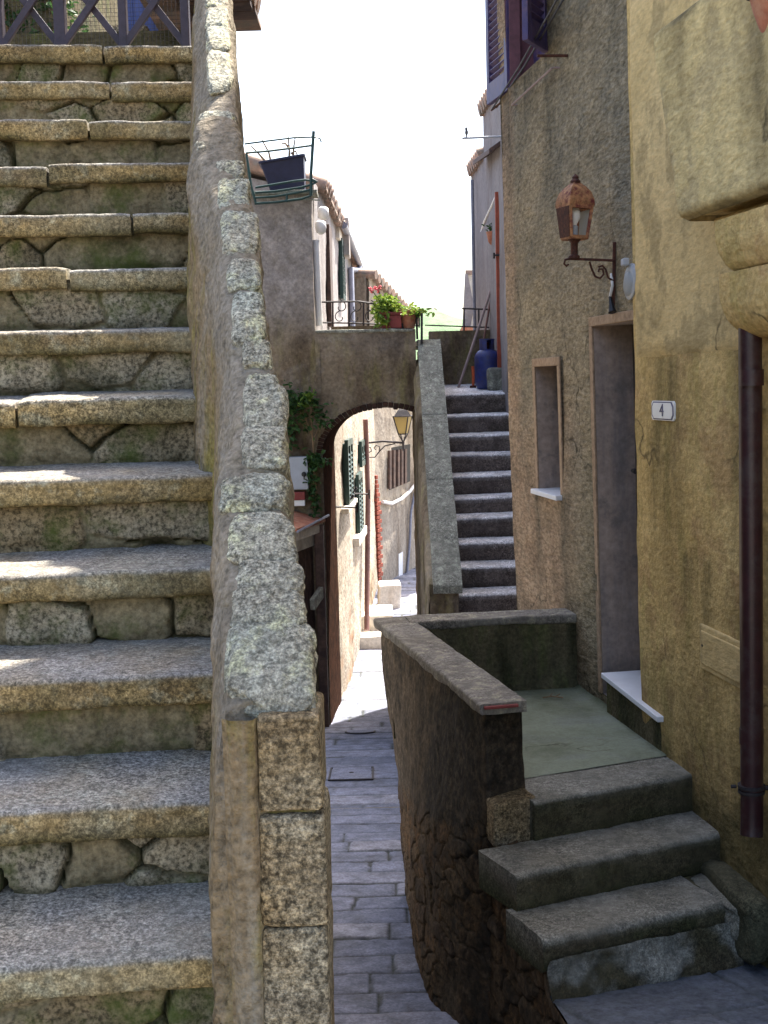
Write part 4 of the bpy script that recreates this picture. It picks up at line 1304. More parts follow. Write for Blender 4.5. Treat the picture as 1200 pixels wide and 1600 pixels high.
q = P(800, 100, 8.42); q2 = P(767, 100, 8.86)
shutter((q.x, 8.42), (q2.x, 8.86), 1.85, 3.25, gh)
q = W(7.55, 1.9, 0.01); q2 = P(816, 80, 7.26)
shutter((q.x, 7.55), (q2.x, 7.26), 1.86, 3.25, gh)
mb = MB(); a = P(798, 100, 8.44); mb.box(a.x - 0.01, a.x + 0.06, 8.40, 8.44, 1.85, 3.3); mb.build('window_frame', M['plum'], gh, bevel=0.003)

# clothes line on iron arms under the shutters
cl = thing('clothes_line', tuple(W(7.6, 1.7)), 'pair of clothes wires slanting across the violet shutters on small iron arms', 'clothes line')
A1, A2 = P(768, 172, 8.9), P(776, 168, 8.9)
B1, B2 = P(872, -4, 6.7), P(882, -4, 6.75)
mb = MB(); mb.tube([A1, A1.lerp(B1, .5) - Vector((0, 0, .02)), B1], 0.006, 6); mb.tube([A2, A2.lerp(B2, .5) - Vector((0, 0, .02)), B2], 0.006, 6); mb.build('wire', M['iron'], cl)
a = PW(884, 87, 0.0); b = a + WN * 0.16
mb = MB(); mb.tube([a - WN * .03, b], 0.008, 6); mb.build('arm', M['rustiron'], cl)
mb = MB(); mb.tube([B1, W(6.72, B1.z, -0.02)], 0.008, 6); mb.build('arm', M['rustiron'], cl)
mb = MB(); mb.tube([A1, W(8.68, A1.z, -0.02)], 0.008, 6); mb.build('arm', M['rustiron'], cl)
a = PW(800, 164, 0.03); b = PW(863, 106, 0.03)
mb = MB(); mb.tube([a, b], 0.007, 6); mb.tube([a, a - WN * .05], 0.006, 5); mb.tube([b, b - WN * .05], 0.006, 5)
tag(mb.build('drying_rod', M['stick'], None), 'thin pale rod fixed along the grey wall just under the shutters', 'rod')

# ---------------------------------------------------------------- ochre house
mb = MB()
wallW(mb, YNEAR, YMID - 0.001, ZBOT, ZTOP_Y, [], off=0.012, step=0.05, seed=57, amp=0.03, dfn=lambda U, V, Q: np.clip(sstep(0.08, -0.12, V + 1.75 + 0.10 * (U - 5.6) + 0.35 * fbm(Q * np.array([3, 3, 4]), 9, 4, .6)), 0, 0.9), mfn=lambda U, V, Q: 1 - np.clip(runoff(U, V, [(5.35, .10, -.75, .9), (5.55, .05, -.75, .6), (5.93, .06, -.2, .7), (5.0, .10, 0.2, 1.9), (5.75, .15, 0.1, 1.2)]) + 0.7 * sstep(-1.1, -1.75, V + 0.3 * fbm(Q * 3, 8, 3)), 0, 0.85))
for yy, fl in ((YMID - 0.001, 1), (YNEAR, 0)):
    g_ = np.zeros((10, 60, 3))
    for i in range(10):
        for j in range(60):
            z = ZBOT + (ZTOP_Y - ZBOT) * j / 59
            p = W(yy, z, 0.012); g_[i, j] = (p.x + 3.0 * i / 9, yy, z)
    mb.grid(g_, flip=not fl)
mb.obox(W(YNEAR, ZBOT) + Vector((0.8, 0.05, 0)), (2.2, 0, 0), (-0.4, YMID - YNEAR - 0.1, 0), (0, 0, ZTOP_Y - ZBOT - 0.02))
mb.build('wall', M['yellow'], yh, smooth=60)
mb = MB()
q0, q1 = W(YNEAR, ZTOP_Y), W(YMID + 0.1, ZTOP_Y)
mb.prism([q0 + Vector((-0.2, 0, 0.003)), q1 + Vector((-0.2, 0, 0.003)), q1 + Vector((3.1, 0, 1.0)), q0 + Vector((3.1, 0, 1.0))], (0, 0, 0.12)); mb.build('roof', M['tile'], yh)
# upper wall is a smoother coat ending in a ragged line above the number plate
mb = MB()
zs = PW(1060, 566).z
ul = lines(4.9, YMID - 0.03, 0.03); vl = lines(zs, 3.4, 0.05)
U, Vv = np.meshgrid(ul, vl, indexing='ij')
Vv = Vv + np.where(Vv < zs + 0.02, 0.012 * vnoise(np.stack([U * 9, U * 0, U * 0], -1), 4), 0)
Pt = np.stack([2.201 - 0.152 * U - 0.018 * (Vv + 1.77), U, Vv], -1)
hh = 0.022 + 0.03 * fbm(Pt * 1.1, 57, 3) + 0.003 * fbm(Pt * 9, 3, 2)
edge = (Vv < zs + 0.03) | (Vv > 3.37) | (U < 4.93) | (U > YMID - 0.05)
hh = np.where(edge, hh - 0.03, hh)
Pt = Pt + hh[..., None] * V3(WN)
mb.grid(Pt, flip=True); mb.build('smooth_coat', M['yellowsmooth'], yh, smooth=60)

# chimney breast: bulging box tapering downwards, on two rounded corbels
cb = MB()
TL = PW(1007, 56, 0.22); BL = PW(1049, 347, 0.22)
zt_, zb_ = TL.z, BL.z
nu_, nv_ = 60, 60
g_ = np.zeros((nu_, nv_, 3))
# path across: from wall at far end, round the corner, along the front towards the viewer
for j in range(nv_):
    t = j / (nv_ - 1)                      # 0 bottom .. 1 top
    z = zb_ + (zt_ - zb_) * t
    yl = BL.y + (TL.y - BL.y) * t
    offm = 0.22
    rz = 0.04                              # rounding at top and bottom arris
    ed = min(t, 1 - t) * (zt_ - zb_)
    pr = offm - (rz - math.sqrt(max(0, rz * rz - (rz - min(ed, rz)) ** 2)))
    for i in range(nu_):
        s = i / (nu_ - 1)
        if s < 0.12: d_, y_ = 0.0 + pr * (s / 0.12) * 0.6, yl
        elif s < 0.3:
            k = (s - 0.12) / 0.18
            a = k * PI / 2
            d_ = pr * 0.6 + pr * 0.4 * math.sin(a); y_ = yl - 0.06 * (1 - math.cos(a))
        else:
            k = (s - 0.3) / 0.7
            d_ = pr; y_ = yl - 0.06 - k * (yl - 2.8)
        g_[i, j] = W(y_, z, d_)
g_ += (0.012 * fbm(g_ * 2.2, 71, 3) + 0.004 * fbm(g_ * 12, 73, 3))[..., None] * V3(WN)
ei = np.linspace(0, 1, nu_)[:, None]; ej = np.linspace(0, 1, nv_)[None, :]
dk = np.maximum(np.exp(-((ei - 0.16) / 0.11) ** 2) * 1.3, np.maximum(sstep(0.05, 0.0, ej), sstep(0.92, 1.0, ej)))  # dark edge line: arris shade painted in, along with some dirt
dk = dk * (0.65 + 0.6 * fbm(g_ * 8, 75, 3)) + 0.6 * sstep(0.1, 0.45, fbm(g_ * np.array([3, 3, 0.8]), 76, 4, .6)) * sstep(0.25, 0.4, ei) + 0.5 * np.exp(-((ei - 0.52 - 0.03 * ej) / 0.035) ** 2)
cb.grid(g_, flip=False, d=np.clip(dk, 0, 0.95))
ra = [tuple(g_[i, 0]) for i in range(nu_)]; rb = [tuple(g_[i, -1]) for i in range(nu_)]
cb.prism([W(2.8, zb_ + .02, 0), W(BL.y - 0.02, zb_ + .02, 0), W(BL.y - 0.02, zb_ + .02, 0.19), W(2.8, zb_ + .02, 0.19)], (0, 0, zt_ - zb_ - 0.04))
cb.build('chimney_breast', M['breast'], yh, smooth=60)


def corbel(px0, r_top, r_bot, dep0, dep1, seed):
    p = PW(px0, (r_top + r_bot) / 2, dep0 * 0.7)
    zt2 = PW(px0, r_top, dep0).z; zb2 = PW(px0 + 30, r_bot, dep0 * 0.6).z
    nu, nv = 40, 40
    gg = np.zeros((nu, nv, 3))
    for i in range(nu):
        s = i / (nu - 1)
        for j in range(nv):
            t = j / (nv - 1)
            z = zt2 + (zb2 - zt2) * t
            bulge = math.sqrt(max(0, 1 - max(0, (t - 0.25) / 0.75) ** 2.4))
            dpt = dep1 + (dep0 - dep1) * bulge if t < 0.999 else 0.0
            dpt *= 1.0
            shr = 0.10 * (1 - math.sqrt(max(0, 1 - max(0, (t - 0.35) / 0.65) ** 2)))
            if s < 0.3:
                a = s / 0.3 * PI / 2
                d_ = dpt * math.sin(a); y_ = p.y - shr - 0.05 * (1 - math.cos(a))
            else:
                d_ = dpt; y_ = p.y - shr - 0.05 - (s - 0.3) / 0.7 * 1.4
            gg[i, j] = W(y_, z, d_)
    gg += (0.010 * fbm(gg * 4, seed, 3) + 0.006 * fbm(gg * 15, seed + 1, 4, .65))[..., None] * V3(WN)
    m_ = MB(); m_.grid(gg, flip=False)
    return m_.build('corbel', M['yellow'], yh, smooth=180)


corbel(1130, 340, 428, 0.19, 0.11, 81)
corbel(1131, 426, 530, 0.16, 0.0, 83)
# thin bed under the breast
mb = MB(); a = PW(1112, 350, 0.1); mb.prism([W(a.y, zb_ - 0.002, 0), W(3.4, zb_ - 0.002, 0), W(3.4, zb_ - 0.002, 0.12), W(a.y, zb_ - 0.002, 0.10)], (0, 0, -0.035)); mb.build('bed_course', M['yellowsmooth'], yh, bevel=0.01)

# hanging terracotta pot, top right
pc = P(1219, 12, 4.3)
pot = thing('hanging_pot', (pc.x, pc.y, pc.z - 0.12), 'terracotta pot hung in front of the ochre chimney breast, cut by the right edge', 'pot')
mb = MB(); mb.lathe([(0.055, -0.115), (0.085, 0.0), (0.095, 0.06), (0.108, 0.062), (0.112, 0.10), (0.098, 0.10), (0.09, 0.06), (0, 0.05)], pc, 32, ax=(-0.12, -0.05, 1)); mb.build('pot', M['terra'], pot, smooth=45)
mb = MB(); mb.lathe([(0.096, 0.048), (0.104, 0.048), (0.104, 0.058), (0.096, 0.058), (0.096, 0.048)], pc, 32, ax=(-0.12, -0.05, 1))
wp = W(pc.y, pc.z + 0.05, 0.2); mb.tube([wp, pc + Vector((0.09, 0, 0.053))], 0.006, 6); mb.build('ring', M['iron'], pot, smooth=40)

# ---------------------------------------------------------------- rain pipe
pt0 = PW(1172, 470, 0.065); pt1 = PW(1175, 1285, 0.075)
rp = thing('rain_pipe', (pt1.x, pt1.y, pt1.z - 0.05), 'dark oxblood rain pipe running down the ochre wall from under the corbel', 'pipe')
mb = MB()
ps = [pt0.lerp(pt1, t) for t in np.linspace(0, 1, 20)]
ps += [pt1 + Vector((-0.005, -0.01, -0.05))]
mb.tube(ps, 0.043, 20); mb.build('pipe', M['pipe'], rp, smooth=60)
mb = MB()
for row, rr_ in ((1228, 0.049), (1236, 0.048)):
    c = PW(1174, row, 0.075); mb.lathe([(0.040, -0.006), (rr_ + .003, -0.006), (rr_ + .003, 0.006), (0.040, 0.006)], c, 24)
c = PW(1174, 1232, 0.075); mb.tube([c, W(c.y + 0.0, c.z, -0.02)], 0.010, 8); mb.tube([c + Vector((-.05, .03, 0)), c + Vector((-.07, .03, .0))], 0.008, 6)
mb.build('bracket', M['iron'], rp, smooth=40)
for row in (590, 1150):
    c = PW(1174, row, 0.073); mb = MB(); mb.lathe([(0.040, -0.03), (0.0455, -0.03), (0.0455, 0.03), (0.040, 0.03)], c, 24); mb.build('joint_collar', M['pipe'], rp, smooth=40)

# ---------------------------------------------------------------- meter door
m00, m10, m11, m01 = PW(1096, 1053, .02), PW(1162, 1068, .02), PW(1162, 992, .02), PW(1094, 984, .02)
ya, yb_ = m00.y, m10.y - 0.06
za, zb2 = (m00.z + m10.z) / 2, (m01.z + m11.z) / 2
mt = thing('meter_door', tuple(W((ya + yb_) / 2, za)), 'ochre-painted flat metal meter door let into the wall left of the rain pipe', 'meter door')
mb = MB(); mb.prism([W(ya, za, 0.0), W(yb_, za, 0), W(yb_, zb2, 0), W(ya, zb2, 0)], WN * 0.028); mb.build('frame', M['yellowsmooth'], mt, bevel=0.006)
mb = MB(); mb.prism([W(ya - .025, za + .025, 0.02), W(yb_ + .025, za + .025, 0.02), W(yb_ + .025, zb2 - .025, 0.02), W(ya - .025, zb2 - .025, 0.02)], WN * 0.014); mb.build('leaf', M['yellowsmooth'], mt, bevel=0.004)
mb = MB(); c = W(ya - .045, (za + zb2) / 2 + .01, .033); mb.lathe([(0.006, 0), (0.006, 0.003)], c, 10, ax=WN); mb.build('keyhole', M['black'], mt)

# ---------------------------------------------------------------- number plate
c0 = PW(1037.5, 641.5, 0.02)
np_ = thing('number_plate', tuple(c0), 'white enamel house number plate with navy border reading 4', 'sign')
hw = abs(PW(1020, 641, .02).y - PW(1055.5, 641, .02).y) / 2; hz = abs(PW(1037, 626.5, .02).z - PW(1037, 657, .02).z) / 2


def plate(w_, h_, cut, o0, th, name, mat):
    pts = [(-w_, -h_ + cut), (-w_ + cut, -h_), (w_ - cut, -h_), (w_, -h_ + cut), (w_, h_ - cut), (w_ - cut, h_), (-w_ + cut, h_), (-w_, h_ - cut)]
    m_ = MB(); m_.prism([W(c0.y - a_, c0.z + b_, o0) for a_, b_ in pts], WN * th); return m_.build(name, mat, np_, bevel=0.001)


plate(hw, hz, 0.012, 0.006, 0.022, 'rim', M['white'])
plate(hw * 0.95, hz * 0.92, 0.020, 0.0245, 0.0055, 'border', M['navy'])
plate(hw * 0.87, hz * 0.80, 0.018, 0.0275, 0.0045, 'face', M['white'])
fc = bpy.data.curves.new('numeral', 'FONT'); fc.body = '4'; fc.size = 0.085; fc.extrude = 0.001; fc.align_x = 'CENTER'; fc.align_y = 'CENTER'
fo = bpy.data.objects.new('tmp', fc); COL.objects.link(fo)
dg = bpy.context.evaluated_depsgraph_get(); dg.update()
fm = bpy.data.meshes.new_from_object(fo.evaluated_get(dg))
bpy.data.objects.remove(fo)
ux = Vector((0.152, -1, 0)).normalized()      # reading direction along the wall (towards the viewer's right)
vv = [W(c0.y, c0.z, 0.0335) + ux * (v.co.x * 1.25) + Vector((0, 0, v.co.y * 0.95)) + WN * v.co.z for v in fm.vertices]
mb = MB(); mb.add(vv, [tuple(p.vertices) for p in fm.polygons]); mb.build('numeral', M['navy'], np_)

# ---------------------------------------------------------------- oval bulkhead fitting
c = PW(988, 440, 0.012)
bf = thing('bulkhead_fitting', tuple(c), 'pale oval plastic bulkhead fitting on the grey wall above the doorway', 'light fitting')
mb = MB(); mb.lathe([(0.092, 0.0), (0.092, 0.012), (0.082, 0.018), (0.06, 0.02)], c, 28, ax=WN, sx=0.82 if True else 1, sy=1.0); mb.build('base', M['plastic'], bf, smooth=50)
mb = MB(); mb.lathe([(0.062, 0.016), (0.058, 0.026), (0.03, 0.034), (0.0, 0.035)], c + Vector((0, 0, -0.01)), 24, ax=WN, sx=0.9); mb.build('lens', M['clearglass'], bf, smooth=60)
mb = MB(); q = c + Vector((0, 0, 0.085)) + WN * 0.02; mb.obox(q - Vector((.0, .035, .01)), Vector((-.03, 0, 0)), Vector((0, .07, 0)), Vector((0, 0, .035))); mb.build('gland', M['plastic'], bf, bevel=0.006)

# ---------------------------------------------------------------- rusty wall lantern
LB0, LB1 = PW(960, 378, 0.012), PW(958, 482, 0.012)
wl = thing('wall_lantern', tuple(LB1), 'rusty four-sided lantern on a scrolled bracket fixed to the grey wall above the window', 'lantern')
lc = P(897, 404, (LB0.y + LB1.y) / 2 - 0.03)       # foot of lantern on the arm
arm_w = PW(960, 407, 0.012)
mb = MB()
mb.bar(LB0, LB1, 0.016, 0.012); mb.bar(arm_w, lc + Vector((-0.03, 0, 0.0)), 0.014, 0.012)
mb.build('bracket', M['rustiron'], wl, bevel=0.002)
ex = (lc - arm_w); exl = ex.length; ex.normalize()


def scroll(pts2):
    return [arm_w + ex * a + Vector((0, 0, b)) for a, b in pts2]


mb = MB()
sp = [(exl * 0.62, -0.012), (exl * 0.56, -0.05), (exl * 0.48, -0.083), (exl * 0.36, -0.09), (exl * 0.27, -0.07), (exl * 0.29, -0.045), (exl * .38, -0.045), (exl * .40, -0.06)]
mb.tube(scroll(sp), 0.0055, 6)
sp = [(exl * .40, -0.036), (exl * 0.3, -0.028), (exl * 0.22, -0.045), (exl * 0.16, -0.085), (exl * 0.05, -0.098), (0.0, -0.096)]
mb.tube(scroll(sp), 0.0055, 6)
sp = [(exl + 0.02, 0.0), (exl + 0.045, -0.008), (exl + 0.05, -0.028), (exl + 0.038, -0.038), (exl + 0.028, -0.028)]
mb.tube(scroll(sp), 0.006, 6)
mb.build('scroll', M['rustiron'], wl, smooth=60)
tilt = Vector((0.03, 0.02, 1)).normalized()
fx = Vector((0.92, 0.38, 0)).normalized(); fx = (fx - tilt * fx.dot(tilt)).normalized(); fy = tilt.cross(fx)


def L3(a, b, c_): return lc + fx * a + fy * b + tilt * c_


mb = MB(); mb.lathe([(0.028, 0.0), (0.028, 0.012), (0.018, 0.02), (0.018, 0.075), (0.026, 0.085), (0.034, 0.095)], lc, 14, ax=tilt); mb.build('stem', M['rustiron'], wl, smooth=50)
zb0, zt0_ = 0.10, 0.245
wb, wt = 0.044, 0.060
mb = MB()
for sx_, sy_ in ((1, 1), (1, -1), (-1, -1), (-1, 1)):
    mb.bar(L3(wb * sx_, wb * sy_, zb0), L3(wt * sx_, wt * sy_, zt0_), 0.016, 0.016)
for (a, b) in (((1, 1), (1, -1)), ((1, -1), (-1, -1)), ((-1, -1), (-1, 1)), ((-1, 1), (1, 1))):
    mb.bar(L3(wb * a[0], wb * a[1], zb0), L3(wb * b[0], wb * b[1], zb0), 0.02, 0.018)
    mb.bar(L3(wt * a[0], wt * a[1], zt0_), L3(wt * b[0], wt * b[1], zt0_), 0.02, 0.018)
mb.prism([L3(wb, wb, zb0 - .006), L3(-wb, wb, zb0 - .006), L3(-wb, -wb, zb0 - .006), L3(wb, -wb, zb0 - .006)], tilt * 0.012)
mb.build('lantern_frame', M['rustlamp'], wl, bevel=0.003)
mb = MB()
prof = [(0.066, 0.0), (0.071, 0.012), (0.068, 0.04), (0.057, 0.075), (0.040, 0.10), (0.024, 0.115), (0.018, 0.122)]
n = 4
vs, fs = [], []
for (r_, z_) in prof:
    for sx_, sy_ in ((1, 1), (-1, 1), (-1, -1), (1, -1)): vs.append(L3(r_ * sx_, r_ * sy_, zt0_ + z_))
for i in range(len(prof) - 1):
    for j in range(4):
        fs.append((i * 4 + j, i * 4 + (j + 1) % 4, (i + 1) * 4 + (j + 1) % 4, (i + 1) * 4 + j))
fs.append((3, 2, 1, 0)); k = (len(prof) - 1) * 4; fs.append((k, k + 1, k + 2, k + 3))
mb.add(vs, fs); mb.build('lantern_roof', M['rustlamp'], wl, smooth=35)
mb = MB(); mb.lathe([(0.024, 0.0), (0.026, 0.01), (0.015, 0.022), (0.017, 0.03), (0.006, 0.042), (0.0, 0.046)], L3(0, 0, zt0_ + 0.12), 14, ax=tilt); mb.build('finial', M['rustiron'], wl, smooth=50)
mb = MB(); mb.lathe([(0.016, 0.0), (0.018, 0.045), (0.006, 0.05)], L3(0, 0, zb0 + 0.012), 14, ax=tilt); mb.build('lamp_holder', M['plastic'], wl, smooth=40)
mb = MB(); mb.lathe([(0.008, 0.05), (0.028, 0.085), (0.03, 0.11), (0.018, 0.132), (0.0, 0.136)], L3(0, 0, zb0 + 0.012), 16, ax=tilt); mb.build('bulb', M['white'], wl, smooth=60)
mb = MB()
# the two panes left in the frame, away from the viewer
for (a, b) in (((1, 1), (-1, 1)), ((1, 1), (1, -1))):
    mb.add([L3(wb * a[0] * .97, wb * a[1] * .97, zb0), L3(wb * b[0] * .97, wb * b[1] * .97, zb0), L3(wt * b[0] * .97, wt * b[1] * .97, zt0_), L3(wt * a[0] * .97, wt * a[1] * .97, zt0_)], [(0, 1, 2, 3)])
mb.build('pane', M['clearglass'], wl)
mb = MB()
for (a, b) in (((-1, -1), (-1, 1)),):
    mb.prism([L3(wb * a[0], wb * a[1], zb0), L3(wb * b[0], wb * b[1], zb0), L3(wt * b[0], wt * b[1], zt0_), L3(wt * a[0], wt * a[1], zt0_)], L3(-.012, 0, 0) - lc)
mb.build('shield', M['rustiron'], wl)
q0 = PW(955, 428, 0.02); q1 = PW(957, 446, 0.03); q2 = PW(953, 464, 0.03)
mb = MB(); mb.tube([q0, q1, q2], 0.007, 6); mb.build('cable', M['cable'], wl, smooth=60)
mb = MB(); q3 = PW(957, 488, 0.03); mb.tube([q2 + Vector((0, 0, .01)), q2.lerp(q3, .5), q3], [0.006, 0.012, 0.021], 10); mb.build('cable_end', M['black'], wl, smooth=40)
# ================================================================== UPPER STAIR (beyond the landing wall)
us = thing('upper_staircase', (0.95, 12.0, -3.4), 'narrow dark stone staircase with white-edged steps climbing along the wall to the gas bottle', 'staircase')
YS = lambda k: 11.0 + 0.27 * k
TOPRISE = P(720, 601, 14.62).z - P(750, 616, 13.43).z
SY = {0: 928, 1: 886, 2: 848, 3: 810, 4: 778, 5: 744, 6: 711, 7: 680, 8: 649, 9: 616}
for k in range(-7, 10):
    z = P(750, SY[k], YS(k)).z if k in SY else -1.82 + 0.19 * k
    if k < 0: z = P(750, 928, 11.0).z + 0.19 * k
    th = 0.215
    D = Vector((0, 1, 0.07)) * 0.33 if k < 9 else Vector((0, 1.19, TOPRISE))
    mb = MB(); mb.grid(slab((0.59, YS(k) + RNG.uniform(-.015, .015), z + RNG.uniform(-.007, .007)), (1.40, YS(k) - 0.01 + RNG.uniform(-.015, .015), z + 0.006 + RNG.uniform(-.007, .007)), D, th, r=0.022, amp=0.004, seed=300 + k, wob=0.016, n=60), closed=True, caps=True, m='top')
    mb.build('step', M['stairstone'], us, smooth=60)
ZLU = P(750, 616, YS(9)).z
mb = MB(); mb.prism([(0.59, 9.2, -4.2), (0.59, 14.65, -4.2), (0.59, 14.65, ZLU - 0.16), (0.59, 13.6, ZLU - 0.22), (0.59, 9.2, -3.5)], (0.82, 0, 0)); mb.build('body', M['mossdark'], us)

sw = thing('stair_wall', (0.48, 12.0, -3.6), 'brown rendered wall with sloping grey slab coping on the alley side of the dark upper stairs', 'wall')
e = P(692, 905, 10.5); ze = P(692, 903, 10.5).z
zt13 = P(662, 532, 13.4).z
poly = [(10.5, -4.0), (14.6, -4.2), (14.6, zt13 - 0.06), (13.4, zt13 - 0.06), (10.5, ze - 0.06)]
mb = MB()
ny, nz_ = 110, 90
for xx, fl in ((0.345, 0), (0.60, 1)):
    g_ = np.zeros((ny, nz_, 3))
    for i in range(ny):
        y = 10.5 + 4.1 * i / (ny - 1)
        zt_ = (ze + (zt13 - ze) * min(1, (y - 10.5) / 2.9)) - 0.05
        for j in range(nz_): g_[i, j] = (xx, y, -4.2 + (zt_ + 4.2) * j / (nz_ - 1))
    g_[..., 0] += (0.022 * fbm(g_ * 4, 91, 4, .6) + 0.02 * fbm(g_ * 1.3, 92, 2)) * (1 if xx < .5 else 0.5)
    if xx < .5: g_[..., 0] += 0.075 * (np.linspace(0, 1, nz_)[None, :] > 0.975) + 0.03 * sstep(0.93, 0.975, np.linspace(0, 1, nz_))[None, :]
    mb.grid(g_, flip=bool(fl))
g_ = np.zeros((20, 60, 3))
for i in range(20):
    for j in range(60): g_[i, j] = (0.36 + 0.24 * i / 19, 10.5, -4.2 + (ze - 0.05 + 4.2) * j / 59)
g_[..., 1] -= 0.04 * np.abs(fbm(g_ * 9, 95, 4, .6)) + 0.01
mb.grid(g_, flip=False)
mb.prism([(0.42, y + (0.04 if y < 11 else 0), z - 0.03) for y, z in poly], (0.12, 0, 0))
mb.build('wall', M['bridge'], sw, smooth=60)
joints = [10.42, 11.55, 12.35, 12.95, 13.42]
for i in range(4):
    ya, yb = joints[i] + 0.004, joints[i + 1] - 0.004
    f_ = lambda y: ze + (zt13 - ze) * (y - 10.5) / 2.9
    mb = MB(); mb.grid(slab((0.392, ya, f_(ya)), (0.63, ya, f_(ya)), Vector((0, yb - ya, f_(yb) - f_(ya))), 0.07, r=0.015, amp=0.003, seed=330 + i, wob=0.006, n=24), closed=True, caps=True, m='top')
    mb.build('coping_slab', M['slabgrey'], sw, smooth=60)
mb = MB(); mb.grid(slab((0.385, 13.424, zt13 + 0.005), (0.63, 13.424, zt13), Vector((0, 1.2, 0.0)), 0.07, r=0.015, amp=0.003, seed=341, n=24), closed=True, caps=True, m='top'); mb.build('coping_slab', M['slabgrey'], sw, smooth=60)

# ================================================================== ARCHED BRIDGE
br = thing('arch_bridge', (-0.1, 13.9, -3.6), 'stained rendered bridge with a brick-edged archway spanning the alley', 'bridge')
YB0, YB1 = 13.3, 14.62
ztb = P(570, 516, YB0).z
AC, AH, AZ0, AR = 0.03, 0.655, -0.70, 0.455


def archz(x):
    t = (x - AC) / AH
    return AZ0 + AR * math.sqrt(max(0.0, 1 - t * t)) if abs(t) < 1 else -99


JX = lambda y: AC - AH + 0.055 * (y - YB0)       # left jamb follows the house line
XL0, XR0 = JX(YB0), 0.37
# front face
cols_ = list(np.linspace(-0.67, XL0, 5)) + list(XL0 + (XR0 - XL0) * np.linspace(0, 1, 60)[1:] ** 1.3)
nzv = 70
mb = MB()
for yy, fl in ((YB0, False), (YB1, True)):
    dx = JX(yy) - XL0
    for part in (0, 1):
        cc = [c for c in cols_ if (c <= XL0 + 1e-6 if part == 0 else c >= XL0 - 1e-6)]
        g_ = np.zeros((len(cc), nzv, 3))
        for i, x in enumerate(cc):
            xx = x + dx * (1 if part == 0 else (XR0 - x) / (XR0 - XL0))
            lo = -4.2 if part == 0 else archz(x)
            hi = ztb
            for j in range(nzv): g_[i, j] = (xx, yy, lo + (hi - lo) * j / (nzv - 1))
        if not fl:
            g_[..., 1] -= 0.018 * fbm(g_ * 2.2, 131, 4, .6) + 0.006 * fbm(g_ * 11, 133, 3)
        if part == 0 and yy == YB1: continue
        mb.grid(g_, flip=fl, d=0.25 * sstep(0.1, 0.5, g_[..., 2]))
mb.build('face', M['bridge'], br, smooth=60)
# soffit and jamb
mb = MB()
ths = np.linspace(PI, math.acos((XR0 - AC) / AH), 40)
path = [(JX(YB0), z, 1) for z in np.linspace(-4.2, AZ0, 40)[:-1]] + [(AC + AH * math.cos(t), AZ0 + AR * math.sin(t), (XR0 - (AC + AH * math.cos(t))) / (XR0 - XL0)) for t in ths]
g_ = np.zeros((len(path), 16, 3))
for i, (x, z, k) in enumerate(path):
    for j in range(16):
        y = YB0 + (YB1 - YB0) * j / 15
        g_[i, j] = (x + 0.055 * (y - YB0) * k, y, z)
g_ += (0.012 * fbm(g_ * 5, 141, 3))[..., None] * np.array([0.5, 0, 0.5])
mb.grid(g_, flip=True); mb.build('vault', M['archbrick'], br, smooth=180)
# brick edge of the arch: voussoirs a little proud of the render
mb = MB()
nv2 = 26
for i in range(nv2):
    t0 = PI - (PI - ths[-1]) * (i + 0.06) / nv2; t1 = PI - (PI - ths[-1]) * (i + 0.94) / nv2
    jj = 0.008 * RNG.normal()
    q_ = lambda t, rr: (AC + (AH + rr) * math.cos(t), YB0 - 0.012 + jj * 0.3, AZ0 + (AR + rr) * math.sin(t))
    rr_ = 0.05 + 0.016 * RNG.random()
    mb.prism([q_(t0, -0.004 + jj), q_(t0, rr_), q_(t1, rr_), q_(t1, -0.004 + jj)], (0, 0.2, 0))
mb.build('arch_ring', M['archbrick'], br, bevel=0.006)
# deck and top surfaces
mb = MB()
mb.box(-0.66, 0.33, YB0 + 0.24, YB1 - 0.22, -0.16, -0.10)
mb.build('deck', M['slabgrey'], br)
mb = MB()
for i in range(3):
    x0 = -0.662 + 0.335 * i; 
    mb.grid(slab((x0 + .002, YB0 - 0.02, ztb + 0.012), (x0 + 0.331, YB0 - 0.02, ztb + 0.012 - 0.004 * i), (0, 0.27, 0), 0.035, r=0.012, amp=0.003, seed=350 + i, n=22), closed=True, caps=True, m='top')
mb.build('near_coping', M['slabgrey'], br, smooth=60)
zfar = P(575, 509, YB1 - 0.2).z
mb = MB(); mb.box(-0.57, 0.33, YB0 + 0.03, YB0 + 0.22, -0.12, ztb - 0.025); mb.box(-0.54, 0.33, YB1 - 0.2, YB1 - 0.01, -0.18, zfar)
mb.build('parapet_core', M['bridge'], br)

# ================================================================== LEFT HOUSE behind / beside the bridge
lh = thing('left_house', (-2.0, 17.0, -4.0), 'tall pale house left of the alley with sunlit side wall and tiled eave', 'house')
ZE = 2.17
def UX(Y): return -0.665 + 0.022 * (Y - 13.3)
YE0, YE1 = 14.64, 23.0
ZTER = 1.95
# terrace block above the bridge end
mb = MB()
mb.box(-3.2, -0.668, YB0 + 0.06, YE0, ztb + 0.03, ZTER - 0.012)
mb.build('terrace_block', M['greyplaster'], lh)
ny, nz_ = 60, 150
g_ = np.zeros((ny, nz_, 3))
for i in range(ny):
    for j in range(nz_):
        g_[i, j] = (-3.0 + 2.335 * i / (ny - 1), YB0, -4.2 + (ZTER + 4.2) * j / (nz_ - 1))
dd_ = sstep(0.35, 1.0, g_[..., 2] + 0.55 * fbm(g_ * 1.4, 155, 4, .6) - 0.25 * (g_[..., 0] + 1.0))
g_[..., 1] -= 0.018 * fbm(g_ * 2.2, 131, 4, .6) + 0.006 * fbm(g_ * 11, 133, 3)
mb = MB(); mb.grid(g_, d=dd_)
g2 = np.zeros((14, 60, 3))
for i in range(14):
    for j in range(60): g2[i, j] = (-0.664, YB0 + 0.2 * i / 13, ztb + (ZTER - ztb) * j / 59)
